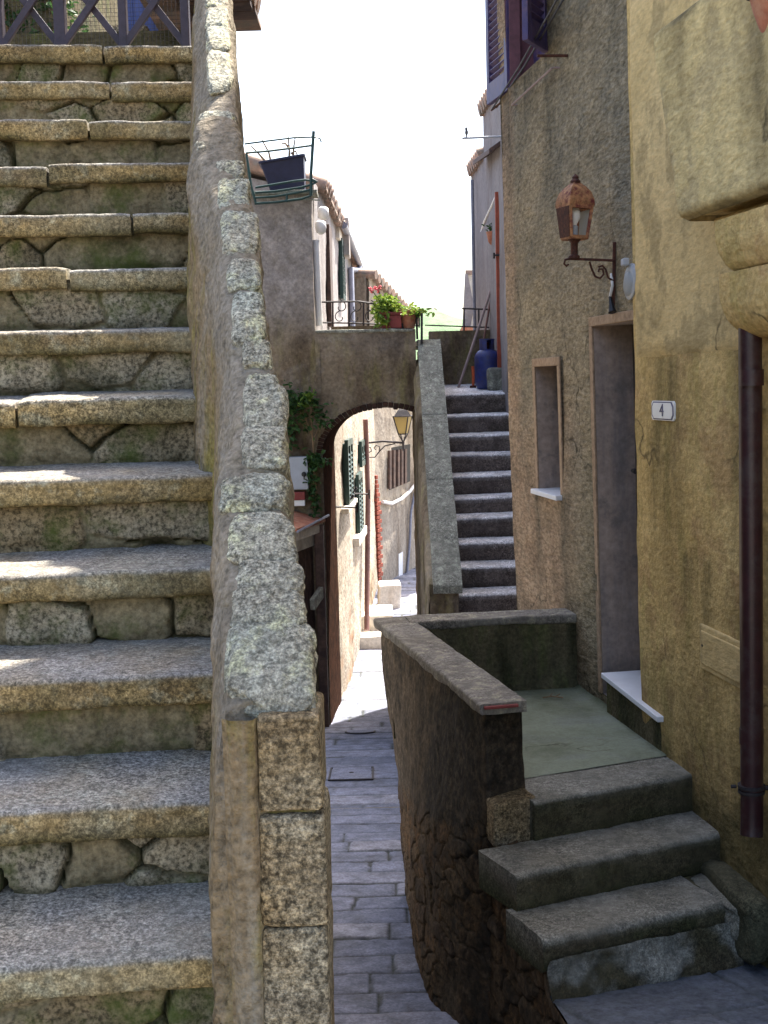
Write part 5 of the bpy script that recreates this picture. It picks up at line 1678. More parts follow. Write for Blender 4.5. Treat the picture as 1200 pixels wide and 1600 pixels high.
g2[0] = np.stack([np.full(60, -0.665), np.interp(np.linspace(ztb, ZTER, 60), g_[-1, :, 2], g_[-1, :, 1]), np.linspace(ztb, ZTER, 60)], -1)
mb.grid(g2, d=0.9)
mb.build('terrace_face', M['bridge'], lh, smooth=60)
mb = MB(); mb.box(-3.2, -0.60, YB0 - 0.06, YB0 + 0.30, ZTER - 0.01, ZTER + 0.03); mb.build('terrace_slab', M['slabgrey'], lh, bevel=0.006)
# facade along the alley, upper plaster and lower rubble
mb = MB()
ul = lines(YE0 - 0.01, YE1, 0.07); vl = lines(-4.4, -0.12, 0.07)
U, Vv = np.meshgrid(ul, vl, indexing='ij')
Pt = np.stack([FX(U), U, Vv], -1)
f1, f2, rid = worley(U + 0.06 * fbm(Pt * 4, 3, 3), Vv + 0.05 * fbm(Pt * 4, 5, 3), 0.34, 0.2, 19)
bare = sstep(0.05, -0.35, fbm(Pt * 0.9 + 4, 33, 3) + 0.55 * sstep(-2.6, -1.2, Vv) - 0.05)
keep = sstep(0.03, 0.2, f2 - f1) * bare
Pt[..., 0] += 0.05 * fbm(Pt * 1.0, 35, 3) + 0.03 * keep - 0.03 * bare + 0.012 * fbm(Pt * 7, 37, 3)
mb.grid(Pt, m=keep, r=rid, flip=False, d=0.7 * sstep(0.1, 0.5, fbm(Pt * np.array([1, 1.5, 0.5]), 39, 4, .6)))
mb.prism([(FX(YE0) - .03, YE0, -0.12), (-0.9, YE0, -0.12), (-0.9, YE1, -0.12), (FX(YE1) - .03, YE1, -0.12)], (0, 0, .01), m=0, r=.5)
mb.build('side_wall', M['litrubble'], lh, smooth=60)
mb = MB()
ul = lines(YE0 - 0.9, YE1 + 1, 0.08); vl = lines(-0.4, ZE, 0.08)
U, Vv = np.meshgrid(ul, vl, indexing='ij')
Pt = np.stack([UX(U), U, Vv], -1)
bare = sstep(0.1, 0.35, fbm(Pt * 1.1 + 4, 34, 3))
Pt[..., 0] += 0.03 * fbm(Pt * 1.0, 36, 3) + 0.012 * fbm(Pt * 7, 38, 3) - 0.02 * bare
mb.grid(Pt, m=0.5 * bare, r=0.5, flip=False, d=0.5 * bare)
mb.box(-4.2, -0.9, YE0 + 0.1, YE1, -4.4, ZE - 0.02, m=0, r=.5)
mb.prism([(UX(YE0) - 0.02, YE0, -0.2), (-4.2, YE0, -0.2), (-4.2, YE0, ZE + 0.9), (UX(YE0) - 0.02, YE0, ZE - 0.03)], (0, 0.1, 0), m=0, r=.5)
mb.prism([(FX(YE1), YE1, -4.4), (-4.2, YE1, -4.4), (-4.2, YE1, ZE + 0.9), (UX(YE1), YE1, ZE - 0.03), (UX(YE1), YE1, -0.1), (FX(YE1), YE1, -0.1)], (0, -0.1, 0), m=0, r=.5)
mb.build('upper_wall', M['paleplaster'], lh, smooth=60)
# roof: pantiles sloping down to the eave
mb = MB()
y = YE0 - 0.15
while y < YE1 + 0.9:
    x_e = UX(y) + 0.10
    jit = RNG.uniform(-0.02, 0.02)
    mb.tube([(x_e + jit, y, ZE + 0.03), (x_e - 0.5, y, ZE + 0.19), (-3.0, y, ZE + 0.85)], 0.085, 8)
    y += 0.175
mb.prism([(UX(YE0) + 0.09, YE0 - 0.2, ZE - 0.02), (UX(YE1 + 1) + 0.09, YE1 + 1, ZE - 0.02), (-4.2, YE1, ZE + 1.15), (-4.2, YE0 - 0.2, ZE + 1.15)], (0, 0, 0.045))
mb.build('roof', M['tile'], lh, smooth=50)
mb = MB(); q = P(543, 345, 18.6); mb.box(q.x - 0.5, q.x + 0.02, 18.4, 19.0, q.z - 0.5, q.z + 0.02); mb.build('chimney', M['greyplaster'], lh, bevel=0.01)
mb = MB(); mb.tube([(UX(y) + 0.12, y, ZE - 0.015) for y in np.linspace(YE0 + 3, YE1 + 0.8, 20)], 0.05, 8); mb.build('gutter', M['bluepipe'], lh, smooth=50)
mb = MB()
q0 = Vector((UX(23.4) + 0.12, 23.4, ZE - 0.03)); q1 = Vector((UX(20.9) + 0.06, 20.9, ZE - 0.32))
mb.tube([q0, q0 + Vector((-.03, -.3, -.12)), q1, Vector((UX(20.9) + 0.06, 20.9, -.2))], 0.05, 10); mb.build('drain_pipe', M['bluepipe'], lh, smooth=50)


def PU(px, py, off=0.0):
    r = ray(px, py)
    return r * ((-0.665 - 0.022 * 13.3 + off) / (r.x - 0.022 * r.y))


def fbox(mb, r0, r1, off=0.0, th=0.03, PF=PF, FX=FX):
    """box on facade F between two pixel corners"""
    a = PF(r0[0], r0[1], 0); b = PF(r1[0], r1[1], 0)
    y0, y1 = sorted((a.y, b.y)); z0, z1 = sorted((a.z, b.z))
    mb.prism([(FX(y0) + off, y0, z0), (FX(y1) + off, y1, z0), (FX(y1) + off, y1, z1), (FX(y0) + off, y0, z1)], (th, 0, 0))
    return y0, y1, z0, z1


def fshutter(p0, p1, mat, PF=PF, FX=FX, kx=0.055):
    m_ = MB()
    a = PF(*p0); b = PF(*p1); y0, y1 = sorted((a.y, b.y)); z0, z1 = sorted((a.z, b.z))
    for (ya, yb) in ((y0, (y0 + y1) / 2 - 0.01), ((y0 + y1) / 2 + 0.01, y1)):
        f = lambda y, z, o_: Vector((FX(y) + o_, y, z))
        for (u0, u1, w0, w1) in ((ya, ya + 0.06, z0, z1), (yb - 0.06, yb, z0, z1), (ya + .06, yb - .06, z0, z0 + 0.08), (ya + .06, yb - .06, z1 - 0.08, z1)):
            m_.prism([f(u0, w0, 0.03), f(u1, w0, 0.03), f(u1, w1, 0.03), f(u0, w1, 0.03)], (0.045, 0, 0))
        z = z0 + 0.09
        while z < z1 - 0.1:
            m_.obox(f(ya + .06, z, 0.035), Vector((kx * (yb - ya - .12), yb - ya - 0.12, 0)), (0.012, 0, 0), (0.03, 0, -0.045)); z += 0.06
        m_.prism([f(ya + .05, z0 + .05, 0.0), f(yb - .05, z0 + .05, 0.0), f(yb - .05, z1 - .05, 0.0), f(ya + .05, z1 - .05, 0.0)], (0.03, 0, 0))
    return m_.build('shutters', mat, lh)


fshutter((526, 372), (533, 472), M['green'], PU, UX, 0.022)
fshutter((534, 688), (545, 785), M['green'])
fshutter((552, 742), (561, 832), M['green'])
fshutter((557, 690), (564, 725), M['green'])
for r0_, r1_, th_, kw in (((524, 372), (534, 362), 0.06, dict(PF=PU, FX=UX)), ((532, 795), (547, 786), .1, {}), ((550, 841), (563, 834), .1, {})):
    mb = MB(); fbox(mb, r0_, r1_, 0.0, th_, **kw); mb.build('window_trim', M['lit'], lh, bevel=0.01)
mb = MB(); fbox(mb, (507.5, 350), (516, 512), 0.0, 0.05, PU, UX); mb.build('pilaster', M['brownwood'], lh, bevel=0.006)
mb = MB(); a = PF(575, 775, 0.09); b = PF(573, 985, 0.09); c = PF(571, 655, 0.09); mb.tube([c, a, b], 0.038, 10); mb.build('drain_pipe', M['pipebrown'], lh, smooth=50)
# white pipe with swollen heads beside the terrace face
wpx = -0.64
zt1 = P(504, 372, YB0).z; zb1 = P(505, 508, YB0).z
mb = MB(); mb.tube([(wpx + .015, YB0 + .16, zb1), (wpx + .005, YB0 + .16, zt1)], 0.035, 12); mb.build('white_pipe', M['whitepipe'], lh, smooth=50)
for (px, py, rr_) in ((501, 355, 0.055), (505, 333, 0.055)):
    q = P(px, py, YB0 + (0.16 if py > 340 else 0.45)); mb = MB()
    mb.lathe([(0.02, -0.075), (0.05, -0.05), (0.06, 0.0), (0.055, 0.05), (0.03, 0.065), (0, 0.065)], q, 16); mb.build('hopper_head', M['whitepipe'], lh, smooth=60)
mb = MB(); a = P(470, 311, YB0 - .05); b = P(500, 313, YB0 - .05); mb.bar(a, b, 0.02, 0.012); mb.build('ledge_strip', M['slabgrey'], lh)
# washing-line arms on the facade
mb = MB()
for (p, q) in (((523, 792), (558, 793)), ((545, 771), (577, 772))):
    a = PF(p[0], p[1]); 
    m1 = Vector((FX(a.y) + 0.0, a.y, a.z)); m2 = P(q[0], q[1], a.y + 0.05); mb.tube([m1, m2], 0.011, 6); mb.tube([m2 + Vector((0, 0, .06)), m2 - Vector((0, 0, .06))], 0.011, 6)
for p in ((538, 780), (543, 768), (565, 833)):
    a = PF(*p); mb.tube([a, a + Vector((0.09, 0, 0.01)), a + Vector((0.12, 0, 0.05))], 0.018, 6); mb.tube([a, a + Vector((0, 0, -.08))], 0.016, 6)
mb.build('line_arm', M['iron'], lh)
# doorsteps at the foot of the facade
for i, (x0, r0, x1, r1) in enumerate(((560, 1004, 584, 1018), (566, 986, 584, 1000))):
    a = PZ(x0, r1, -3.55 + 0.14 * i)
ds = thing('doorstep', (-0.05, 18.6, -3.8), 'two pale sunlit doorsteps at the foot of the left house wall', 'step')
for i, (y, hz_, w_) in enumerate(((17.9, 0.19, 0.62), (18.35, 0.38, 0.55))):
    mb = MB(); x0 = FX(y); zb = float(gz(y)) - 0.05
    mb.grid(slab((x0 - 0.02, y, zb + hz_ + .05), (x0 + w_ - 0.1 * i, y, zb + hz_ + .05), (0, 0.9, 0), hz_ + .04, r=0.02, amp=0.004, seed=400 + i, n=24), closed=True, caps=True, m='top'); mb.build('step', M['lit'], ds, smooth=60)
sb = P(600, 934, 20.6)
mb = MB(); mb.obox((0.02 - 0.15, 20.2, float(gz(20.4)) - 0.03), (0.36, 0.05, 0), (-0.02, 0.55, 0), (0.02, 0, 0.42)); tag(mb.build('stone_bench', M['lit'], None, bevel=0.03), 'pale block-like stone seat in full sun at the bend of the alley', 'bench')

# ================================================================== FAR HOUSE at the bend
fh = thing('far_house', (0.2, 23.5, -3.6), 'pale weathered house at the bend of the alley with barred brown-shuttered window', 'house')
A_ = Vector((-0.17, 22.2, 0)); B_ = Vector((0.66, 24.4, 0))
dA = (B_ - A_).normalized(); nA = Vector((dA.y, -dA.x, 0)); LA = (B_ - A_).length
ztl = P(566, 428, 22.0).z; ztr = P(634, 506, 24.4).z
mb = MB()
ul = np.linspace(0, LA, 60); vl = np.linspace(0, 1, 90)
U, Vv = np.meshgrid(ul, vl, indexing='ij')
top = ztl + (ztr - ztl) * U / LA
Zz = -4.2 + (top + 4.2) * Vv
Pt = V3(A_) + U[..., None] * V3(dA); Pt[..., 2] = Zz
Pt = Pt + (0.03 * fbm(Pt * 1.2, 161, 3) + 0.008 * fbm(Pt * 8, 163, 3))[..., None] * V3(nA)
mb.grid(Pt, flip=False)
mb.prism([A_ + Vector((-0.05, 0.02, -4.2)), B_ + Vector((-0.05, 0.02, -4.2)), B_ + Vector((-0.05, 0.02, ztr - .02)), A_ + Vector((-0.05, .02, ztl - .02))], (-3.5, 2.5, 0))
fw_ = mb.build('wall', M['farwall'], fh, smooth=60)
mb = MB()
n = 14
for i in range(n):
    t = (i + 0.5) / n
    p = A_.lerp(B_, t); p.z = ztl + (ztr - ztl) * t + 0.03
    mb.tube([p + nA * 0.12, p - nA * 0.5 + Vector((0, 0, .05)), p - nA * 3 + Vector((0, 0, .3))], 0.085, 8)
mb.build('roof', M['tile'], fh, smooth=50)


def FH(px, py, off=0.0):
    r = ray(px, py); t = (nA.dot(A_) + off) / (nA.x * r.x + nA.y * r.y); return r * t


w0, w1 = FH(609, 762), FH(637, 700)
mb = MB()
for t in (0.0, 0.22, 0.46, 0.66, 0.86):
    a = FH(609 + 28 * t, 764 - 10 * t, 0.05); b = FH(609 + 28 * t, 704 - 3 * t, 0.05)
    mb.bar(a, b, 0.10, 0.04, up=nA)
fwn = mb.build('shutters', M['brownwood'], fh)
mb = MB()
a, b = FH(607, 766, 0.0), FH(640, 752, 0.0); c, d = FH(607, 700, 0), FH(640, 694, 0)
mb.prism([a, b, d, c], nA * 0.012); mb.build('window', M['dark'], fh)
mb = MB()
cs = [FH(598, 784, .05), FH(612, 787, .06), FH(628, 779, .06), FH(640, 768, .06), FH(648, 758, .05)]
mb.tube(cs, 0.03, 8); mb.build('cable', M['whitepipe'], fh, smooth=60)
mb = MB()
cs = [FH(648, 770, .04), FH(642, 800, .04), FH(640, 850, .04), FH(635, 905, .04)]
mb.tube(cs, 0.025, 8); mb.build('drain_pipe', M['bluepipe'], fh, smooth=60)
mb = MB()
# toothed red brick edge
zz = FH(584, 910).z; z1_ = FH(584, 742).z; i = 0
while zz < z1_:
    frac = 1 - max(0, (zz - (z1_ - 0.6)) / 0.6)
    ww = (0.16 + 0.07 * (i % 2)) * (0.25 + 0.75 * frac)
    q = A_ + dA * (-0.02) + nA * 0.0; q = Vector((q.x, q.y, zz))
    mb.obox(q, dA * ww, nA * (0.06 + 0.006 * RNG.random()), (0, 0, 0.066)); zz += 0.078; i += 1
mb.build('brick_quoin', M['brick'], fh, bevel=0.006)
mb = MB(); mb.prism([FH(621, 905, 0.0), FH(627, 900, 0), FH(627, 862, 0), FH(621, 866, 0)], nA * 0.03); mb.build('meter_box', M['white'], fh)

# lantern under the arch
LY = 16.8
ar0 = PF(566, 693); ar1 = P(630, 692, ar0.y)
al = thing('alley_lantern', (ar0.x, ar0.y, ar0.z - 0.2), 'black iron lantern with yellowed glass on a scrolled arm seen through the archway', 'lantern')
mb = MB(); mb.tube([ar0, ar0.lerp(ar1, .5) + Vector((0, 0, .03)), ar1], 0.016, 8); mb.tube([ar0 + Vector((0, 0, 0.06)), ar0 - Vector((0, 0, .28))], 0.014, 6); mb.build('arm', M['iron'], al, smooth=50)
mb = MB()
Lg = (ar1 - ar0).length
sc_ = lambda u, v: ar0 + (ar1 - ar0) * u + Vector((0, 0, v))
mb.tube([sc_(.8, -.01), sc_(.55, -.04), sc_(.42, -.12), sc_(.3, -.21), sc_(.12, -.21), sc_(.02, -.13), sc_(.08, -.06), sc_(.2, -.06), sc_(.22, -.12), sc_(.14, -.14)], 0.010, 6)
mb.tube([sc_(.42, -.12), sc_(.42, -.05), sc_(.34, -.03), sc_(.28, -.07), sc_(.33, -.1)], 0.009, 6)
mb.build('scroll', M['iron'], al, smooth=60)
c = ar1
hT, hB = P(640, 650, ar0.y).z - ar1.z, P(630, 678, ar0.y).z - ar1.z
rT, rB = 0.165, 0.08
mb = MB(); mb.tube([c + Vector((0, 0, -.12)), c + Vector((0, 0, .02))], [0.014, 0.02], 8)
cr = [(1, 0), (0, 1), (-1, 0), (0, -1)]
ro = 0.5
cr = [(math.cos(ro + i * PI / 2), math.sin(ro + i * PI / 2)) for i in range(4)]
for i in range(4):
    x, y = cr[i]; x2, y2 = cr[(i + 1) % 4]
    mb.tube([c, c + Vector((x * rB, y * rB, hB))], 0.009, 6)
    mb.tube([c + Vector((x * rB, y * rB, hB)), c + Vector((x * rT, y * rT, hT))], 0.010, 6)
    mb.tube([c + Vector((x * rT, y * rT, hT)), c + Vector((x2 * rT, y2 * rT, hT))], 0.010, 6)
    mb.tube([c + Vector((x * rB, y * rB, hB)), c + Vector((x2 * rB, y2 * rB, hB))], 0.010, 6)
mb.build('lantern_frame', M['iron'], al, smooth=40)
mb = MB()
for i in range(4):
    x, y = cr[i]; x2, y2 = cr[(i + 1) % 4]
    mb.add([c + Vector((x * rB, y * rB, hB)) * 1.0, c + Vector((x2 * rB, y2 * rB, hB)), c + Vector((x2 * rT, y2 * rT, hT)), c + Vector((x * rT, y * rT, hT))], [(0, 1, 2, 3)])
mb.build('pane', M['yglass'], al)
mb = MB(); mb.lathe([(rT * 1.1, 0), (rT * 0.6, 0.09), (0.05, 0.13), (0.03, 0.17), (0, 0.19)], c + Vector((0, 0, hT)), 4); mb.build('lantern_roof', M['iron'], al)
# ================================================================== BALCONY POT AND RAIL ON THE TERRACE
bp = thing('terrace_railing', tuple(P(440, 312, YB0 - 0.1)), 'green bent iron rail round the planter on top of the left house terrace', 'railing')
yk = YB0 - 0.12


def TP(px, py, d=0.0): return P(px, py, yk + d)


mb = MB()
for d in (0.0,):
    mb.tube([TP(398, 318), TP(430, 316), TP(470, 311), TP(486, 306)], 0.013, 8)
    mb.tube([TP(398, 309), TP(430, 307), TP(470, 300), TP(487, 296)], 0.012, 8)
    mb.tube([TP(399, 301), TP(430, 299), TP(470, 293), TP(488, 288), TP(496, 284), TP(488, 280)], 0.012, 8)
    mb.tube([TP(399, 293), TP(430, 288), TP(460, 283), TP(478, 281), TP(494, 284)], 0.012, 8)
mb.build('lower_rail', M['green'], bp, smooth=60)
mb = MB()
mb.tube([TP(400, 318), TP(392, 290), TP(385, 240)], 0.014, 8); mb.build('post', M['green'], bp, smooth=60)
mb = MB(); mb.tube([TP(486, 306), TP(486, 270), TP(490, 205)], 0.016, 8)
mb.build('post', M['green'], bp, smooth=60)
mb = MB(); mb.tube([TP(448, 316), TP(448, 304)], 0.012, 6); mb.build('rail_tie', M['green'], bp, smooth=60)
mb = MB()
mb.tube([TP(382, 225), TP(420, 220), TP(460, 215), TP(490, 214), TP(500, 216), TP(502, 222)], 0.009, 6)
mb.tube([TP(384, 239), TP(420, 236), TP(460, 231), TP(489, 227)], 0.011, 6)
mb.build('top_rail', M['green'], bp, smooth=60)
bk = TP(446, 272, 0.25)
pl = thing('planter', (bk.x, bk.y, TP(440, 312, .25).z), 'blue-black plastic planter with bare stems standing inside the green terrace rail', 'planter')
tl, tr_, bl, brr = P(406, 254, yk + .25), P(475, 242, yk + .25), P(427, 312, yk + .25), P(476, 305, yk + .25)
mb = MB()
tr_.x -= 0.005
d = Vector((0, 0.34, 0)); di_ = Vector((0, 0.26, 0)); s_ = Vector((0, .04, 0))
vs = [bl + s_, brr + s_, brr + s_ + di_, bl + s_ + di_, tl, tr_, tr_ + d, tl + d]
mb.add(vs, [(0, 3, 2, 1), (0, 1, 5, 4), (1, 2, 6, 5), (2, 3, 7, 6), (3, 0, 4, 7), (4, 5, 6, 7)]); mb.build('tub', M['blackpot'], pl, bevel=0.012)
mb = MB()
for (a, b) in ((tl, tr_), (tr_, tr_ + d), (tr_ + d, tl + d), (tl + d, tl)): mb.bar(a, b, 0.03, 0.025)
mb.build('rim', M['blackpot'], pl, bevel=0.004)
mb = MB()
for (p, q, r) in (((452, 248), (452, 232), (450, 212)), ((458, 246), (459, 230), (461, 216)), ((424, 256), (420, 238), (409, 218)), ((418, 256), (404, 240), (392, 228)), ((455, 240), (462, 236), (466, 246)), ((452, 232), (446, 224), (440, 224))):
    mb.tube([P(*p, yk + .3), P(*q, yk + .32), P(*r, yk + .3)], [0.014, 0.010, 0.006], 6)
mb.build('stem', M['bark'], pl, smooth=60)

# ================================================================== BRIDGE RAILING, GERANIUMS
yr = YB1 - 0.10
rl = thing('bridge_railing', tuple(P(575, 512, yr)), 'thin black scrolled iron railing along the far side of the bridge', 'railing')
mb = MB()
mb.tube([P(498, 472, yr), P(560, 471, yr), P(660, 470 + 16, yr)], 0.011, 6); mb.tube([P(498, 504, yr), P(560, 505, yr), P(655, 509, yr)], 0.009, 6)
mb.build('rail', M['iron'], rl)
for px in (520, 545, 568, 590, 612, 634, 655):
    mb = MB(); mb.tube([P(px, 512, yr), P(px, 472 + max(0, px - 560) * .14, yr)], 0.010, 6); mb.build('baluster', M['iron'], rl)
mb = MB()
for px in (532, 556, 579, 601):
    for s in (1, -1):
        pts = []
        for t in np.linspace(0, 1, 14):
            a = t * 5.0
            rr_ = 0.075 * (1 - 0.75 * t)
            c = P(px, 488 + 8 * s, yr)
            pts.append(c + Vector((rr_ * math.cos(a * s + 1.5), 0, rr_ * math.sin(a * s + 1.5))))
        mb.tube(pts, 0.006, 5)
mb.build('scroll', M['iron'], rl, smooth=60)
gp = thing('rail_end_post', tuple(P(660, 535, YB0 + .05)), 'black iron end post with curled stay on the bridge corner beside the flower pots', 'post')
mb = MB(); mb.bar(P(659, 536, YB0 + .05), P(659, 489, YB0 + .05), 0.024, 0.024); mb.build('post', M['iron'], gp)
mb = MB(); mb.tube([P(659, 537, YB0 + .05), P(652, 542, YB0 + .05), P(640, 541, YB0 + .05), P(634, 530, YB0 + .05), P(628, 505, YB0 + .05)], 0.009, 6); mb.tube([P(655, 486, YB0 + .1), P(651, 500, YB0 + .1), P(652, 530, YB0 + .1)], 0.012, 6); mb.build('stay', M['iron'], gp, smooth=60)


def potted(name, c, r0, r1, h, mat, label, n=24, box=None):
    t = thing(name, tuple(c), label, 'flower pot', 'flower pots on the bridge')
    m_ = MB()
    if box:
        m_.obox(c - Vector((box[0] / 2 * .85, box[1] / 2, 0)), (box[0] * .85, 0, 0), (0, box[1], 0), (0, 0, h * .8))
        m_.obox(c - Vector((box[0] / 2, box[1] / 2 + .01, -h * .802)), (box[0], 0, 0), (0, box[1] + .02, 0), (0, 0, h * .2))
        m_.build('pot', mat, t, bevel=0.008)
    else:
        m_.lathe([(r0, 0), (r1 * .93, h * .8), (r1, h * .81), (r1 * 1.02, h), (r1 * .9, h), (r1 * .85, h * .9), (0, h * .88)], c, n); m_.build('pot', mat, t, smooth=45)
    return t


cB = P(637, 521, YB0 + 0.13)
cA = P(612, 514, YB0 + 0.10)
pA = potted('flower_pot', Vector((cA.x, cA.y, ztb + 0.012)), 0, 0, 0.17, M['redpot'], 'deep red trough of geraniums on the bridge parapet, left of the terracotta pot', box=(0.24, 0.16))
pB = potted('flower_pot', Vector((cB.x, cB.y, ztb + 0.012)), 0.075, 0.105, 0.19, M['terra'], 'round terracotta pot of pale greenery on the bridge corner, right of the red trough')
rg = np.random.default_rng(21)
pts = []
cc = P(603, 480, YB0 + .1)
for _ in range(480):
    v = rg.normal(size=3); v /= np.linalg.norm(v); v *= rg.random() ** 0.4
    pts.append((cc.x + v[0] * .135, cc.y + v[1] * .11, cc.z + v[2] * .14))
for _ in range(90):
    pts.append((cc.x + rg.normal() * .04 - .05, cc.y - .1 + rg.normal() * .03, cc.z - .14 + rg.normal() * .04))
mb = MB(); leaves(mb, pts, 0.055, 22); mb.build('foliage', M['leafbright'], pA)
pts = []
cc2 = P(638, 493, YB0 + .13)
for _ in range(330):
    pts.append((cc2.x + rg.normal() * .09, cc2.y + rg.normal() * .07, cc2.z + abs(rg.normal()) * .045 - .01))
mb = MB(); leaves(mb, pts, 0.05, 23); mb.build('foliage', M['leafbright'], pB)
mb = MB()
for (px, py) in ((579, 451), (584, 450), (589, 451), (594, 449), (582, 455), (591, 455)):
    q = P(px, py, YB0 + .1)
    for k in range(5):
        v = rg.normal(size=3); v /= np.linalg.norm(v)
        lump(mb, V3(q) + v * .016, (.012, 0, 0), (0, .012, 0), (0, 0, .008), e=2, amp=.1, seed=k, nu=8, nv=6)
mb.build('flower', M['flower'], pA, smooth=180)
mb = MB()
for (px, py) in ((581, 453), (592, 453)): mb.tube([P(px, py, YB0 + .1), P(596, 475, YB0 + .1)], 0.005, 5)
for _ in range(8): mb.tube([(cA.x + rg.normal() * .05, cA.y, ztb + .15), (cc.x + rg.normal() * .08, cc.y + rg.normal() * .05, cc.z + rg.normal() * .06)], 0.006, 5)
mb.build('stem', M['leaf'], pA)

# ================================================================== TOP OF THE UPPER STAIR
zback = P(720, 601, 14.62).z
bwz = P(700, 517, 14.6).z
mb = MB()
g_ = np.zeros((40, 30, 3))
for i in range(40):
    for j in range(30): g_[i, j] = (0.56 + 0.92 * i / 39, 14.6, -0.4 + (bwz + .4) * j / 29)
g_[..., 1] -= 0.03 * fbm(g_ * 5, 171, 4, .6)
mb.grid(g_, m=0, r=.85); mb.box(0.56, 1.5, 14.63, 14.8, -4, bwz - .004, m=0, r=.85)
tag(mb.build('landing_back_wall', M['bridge'], None, smooth=60), 'brown stained parapet closing the landing behind the blue gas bottle', 'wall')
lr = thing('landing_railing', tuple(P(745, 518, 14.7)), 'plain thin iron railing on the parapet behind the gas bottle', 'railing')
mb = MB(); mb.tube([P(722, 482, 14.7), P(775, 484, 14.7)], 0.010, 6); mb.tube([P(664, 508, 14.7), P(775, 512, 14.7)], 0.008, 6); mb.build('rail', M['iron'], lr)
for px in (725, 748, 771): 
    mb = MB(); mb.tube([P(px, 520, 14.7), P(px, 470 if px == 771 else 482, 14.7)], 0.010, 6); mb.build('baluster', M['iron'], lr)

def landz(y): return ZLU + TOPRISE / 1.19 * (y - YS(9)) + 0.004


gc = P(762, 606, 13.95); gc.z = landz(13.95)
gb = thing('gas_bottle', tuple(gc), 'blue gas bottle standing at the head of the dark upper stairs', 'gas bottle')
mb = MB(); mb.lathe([(0.10, 0.0), (0.115, 0.012), (0.118, 0.03), (0.135, 0.05), (0.138, 0.08), (0.138, 0.34), (0.128, 0.375), (0.10, 0.41), (0.06, 0.43), (0.0, 0.435)], gc, 36); mb.build('cylinder', M['gasblue'], gb, smooth=50)
mb = MB()
prof = []
for i in range(28):
    a = 2 * PI * (i + .5) / 28
    if 0.25 < (i / 28) < 0.40 or 0.68 < (i / 28) < 0.8: continue
    a2 = 2 * PI * (i + 1.5) / 28
    p, q = Vector((.075 * math.cos(a), .075 * math.sin(a), 0)), Vector((.075 * math.cos(a2), .075 * math.sin(a2), 0))
    p2, q2 = p * 1.08, q * 1.08
    z0, z1 = Vector((0, 0, .405)), Vector((0, 0, .535))
    mb.add([gc + p + z0, gc + q + z0, gc + q + z1, gc + p + z1, gc + p2 + z0, gc + q2 + z0, gc + q2 + z1, gc + p2 + z1], [(0, 3, 2, 1), (4, 5, 6, 7), (3, 7, 6, 2), (0, 4, 7, 3), (1, 2, 6, 5)])
mb.lathe([(.072, .525), (.084, .525), (.084, .54), (.072, .54), (.072, .525)], gc, 28)
mb.build('collar', M['gasblue'], gb, smooth=40)
mb = MB(); mb.lathe([(.018, .43), (.018, .47), (.024, .47), (.024, .50), (0, .505)], gc, 12); mb.build('valve', M['rustiron'], gb, smooth=40)
mb = MB(); b0 = P(776, 606, 13.72); b0.z = landz(13.72)
lump(mb, b0 + Vector((0.03, .1, .125)), (.125, 0, 0), (0, .12, 0), (0, 0, .125), e=7, amp=.06, seed=9)
tag(mb.build('granite_block', M['slabgrey'], None, smooth=180), 'squared granite block in front of the blue gas bottle', 'stone')
mb = MB(); a = P(716, 597, 14.2); a.z = landz(14.2); b = P(771, 440, 14.55); mb.tube([a, a.lerp(b, .5) + Vector((.005, 0, 0)), b], [.014, .016, .014], 8)
tag(mb.build('leaning_pole', M['stick'], None, smooth=60), 'longer bleached pole leaning in the corner behind the gas bottle', 'pole')
mb = MB(); a = P(744, 590, 14.4); a.z = landz(14.4); b = P(766, 470, 14.58); mb.tube([a, b], .012, 8)
tag(mb.build('leaning_pole', M['pipebrown'], None, smooth=60), 'shorter brown broom handle leaning upright behind the gas bottle', 'pole')
oc = P(739, 600, 14.1); oc.z = landz(14.1)
cn = thing('orange_hand_brush', tuple(oc), 'small orange plastic brush standing left of the gas bottle', 'brush')
mb = MB(); mb.tube([oc + Vector((0, 0, .02)), oc + Vector((.01, 0, .14)), oc + Vector((.0, 0, .24))], [.012, .02, .016], 8); mb.build('handle', M['orange'], cn, smooth=50)
mb = MB(); mb.obox(oc + Vector((-.035, -.02, 0)), (.07, 0, 0), (0, .04, 0), (0, 0, .03)); mb.build('head', M['rustiron'], cn, bevel=.004)

# small green weeds beside the rain pipe, a twig on the landing
for i, (px, py, lab) in enumerate(((1186, 640, 'small green weed growing beside the upper part of the rain pipe'), (1184, 822, 'small green weed growing beside the rain pipe at mid height'))):
    q = PW(px, py, 0.01)
    t_ = thing('weed', tuple(q), lab, 'weed', 'weeds beside the rain pipe')
    mb = MB(); leaves(mb, [tuple(q + WN * abs(rg.normal()) * .012 + Vector((0, rg.normal() * .012, rg.normal() * .03))) for _ in range(22)], .022, 50 + i); mb.build('leaves', M['leaf'], t_)
    mb = MB(); mb.tube([q - Vector((0, 0, .04)), q, q + Vector((0, 0, .03)) + WN * .02], .002, 5); mb.build('stem', M['leaf'], t_)
q = PZ(848, 1090, ZL + .012)
mb = MB()
mb.tube([q, q + Vector((.05, .01, .004)), q + Vector((.11, -.02, .002))], .004, 5); mb.tube([q + Vector((.04, .01, .003)), q + Vector((.06, .06, .006))], .003, 5); mb.tube([q + Vector((.07, 0, .003)), q + Vector((.10, .04, .008))], .003, 5)
tag(mb.build('dry_twig', M['bark'], None), 'small dry twig lying at the back of the concrete landing', 'twig')

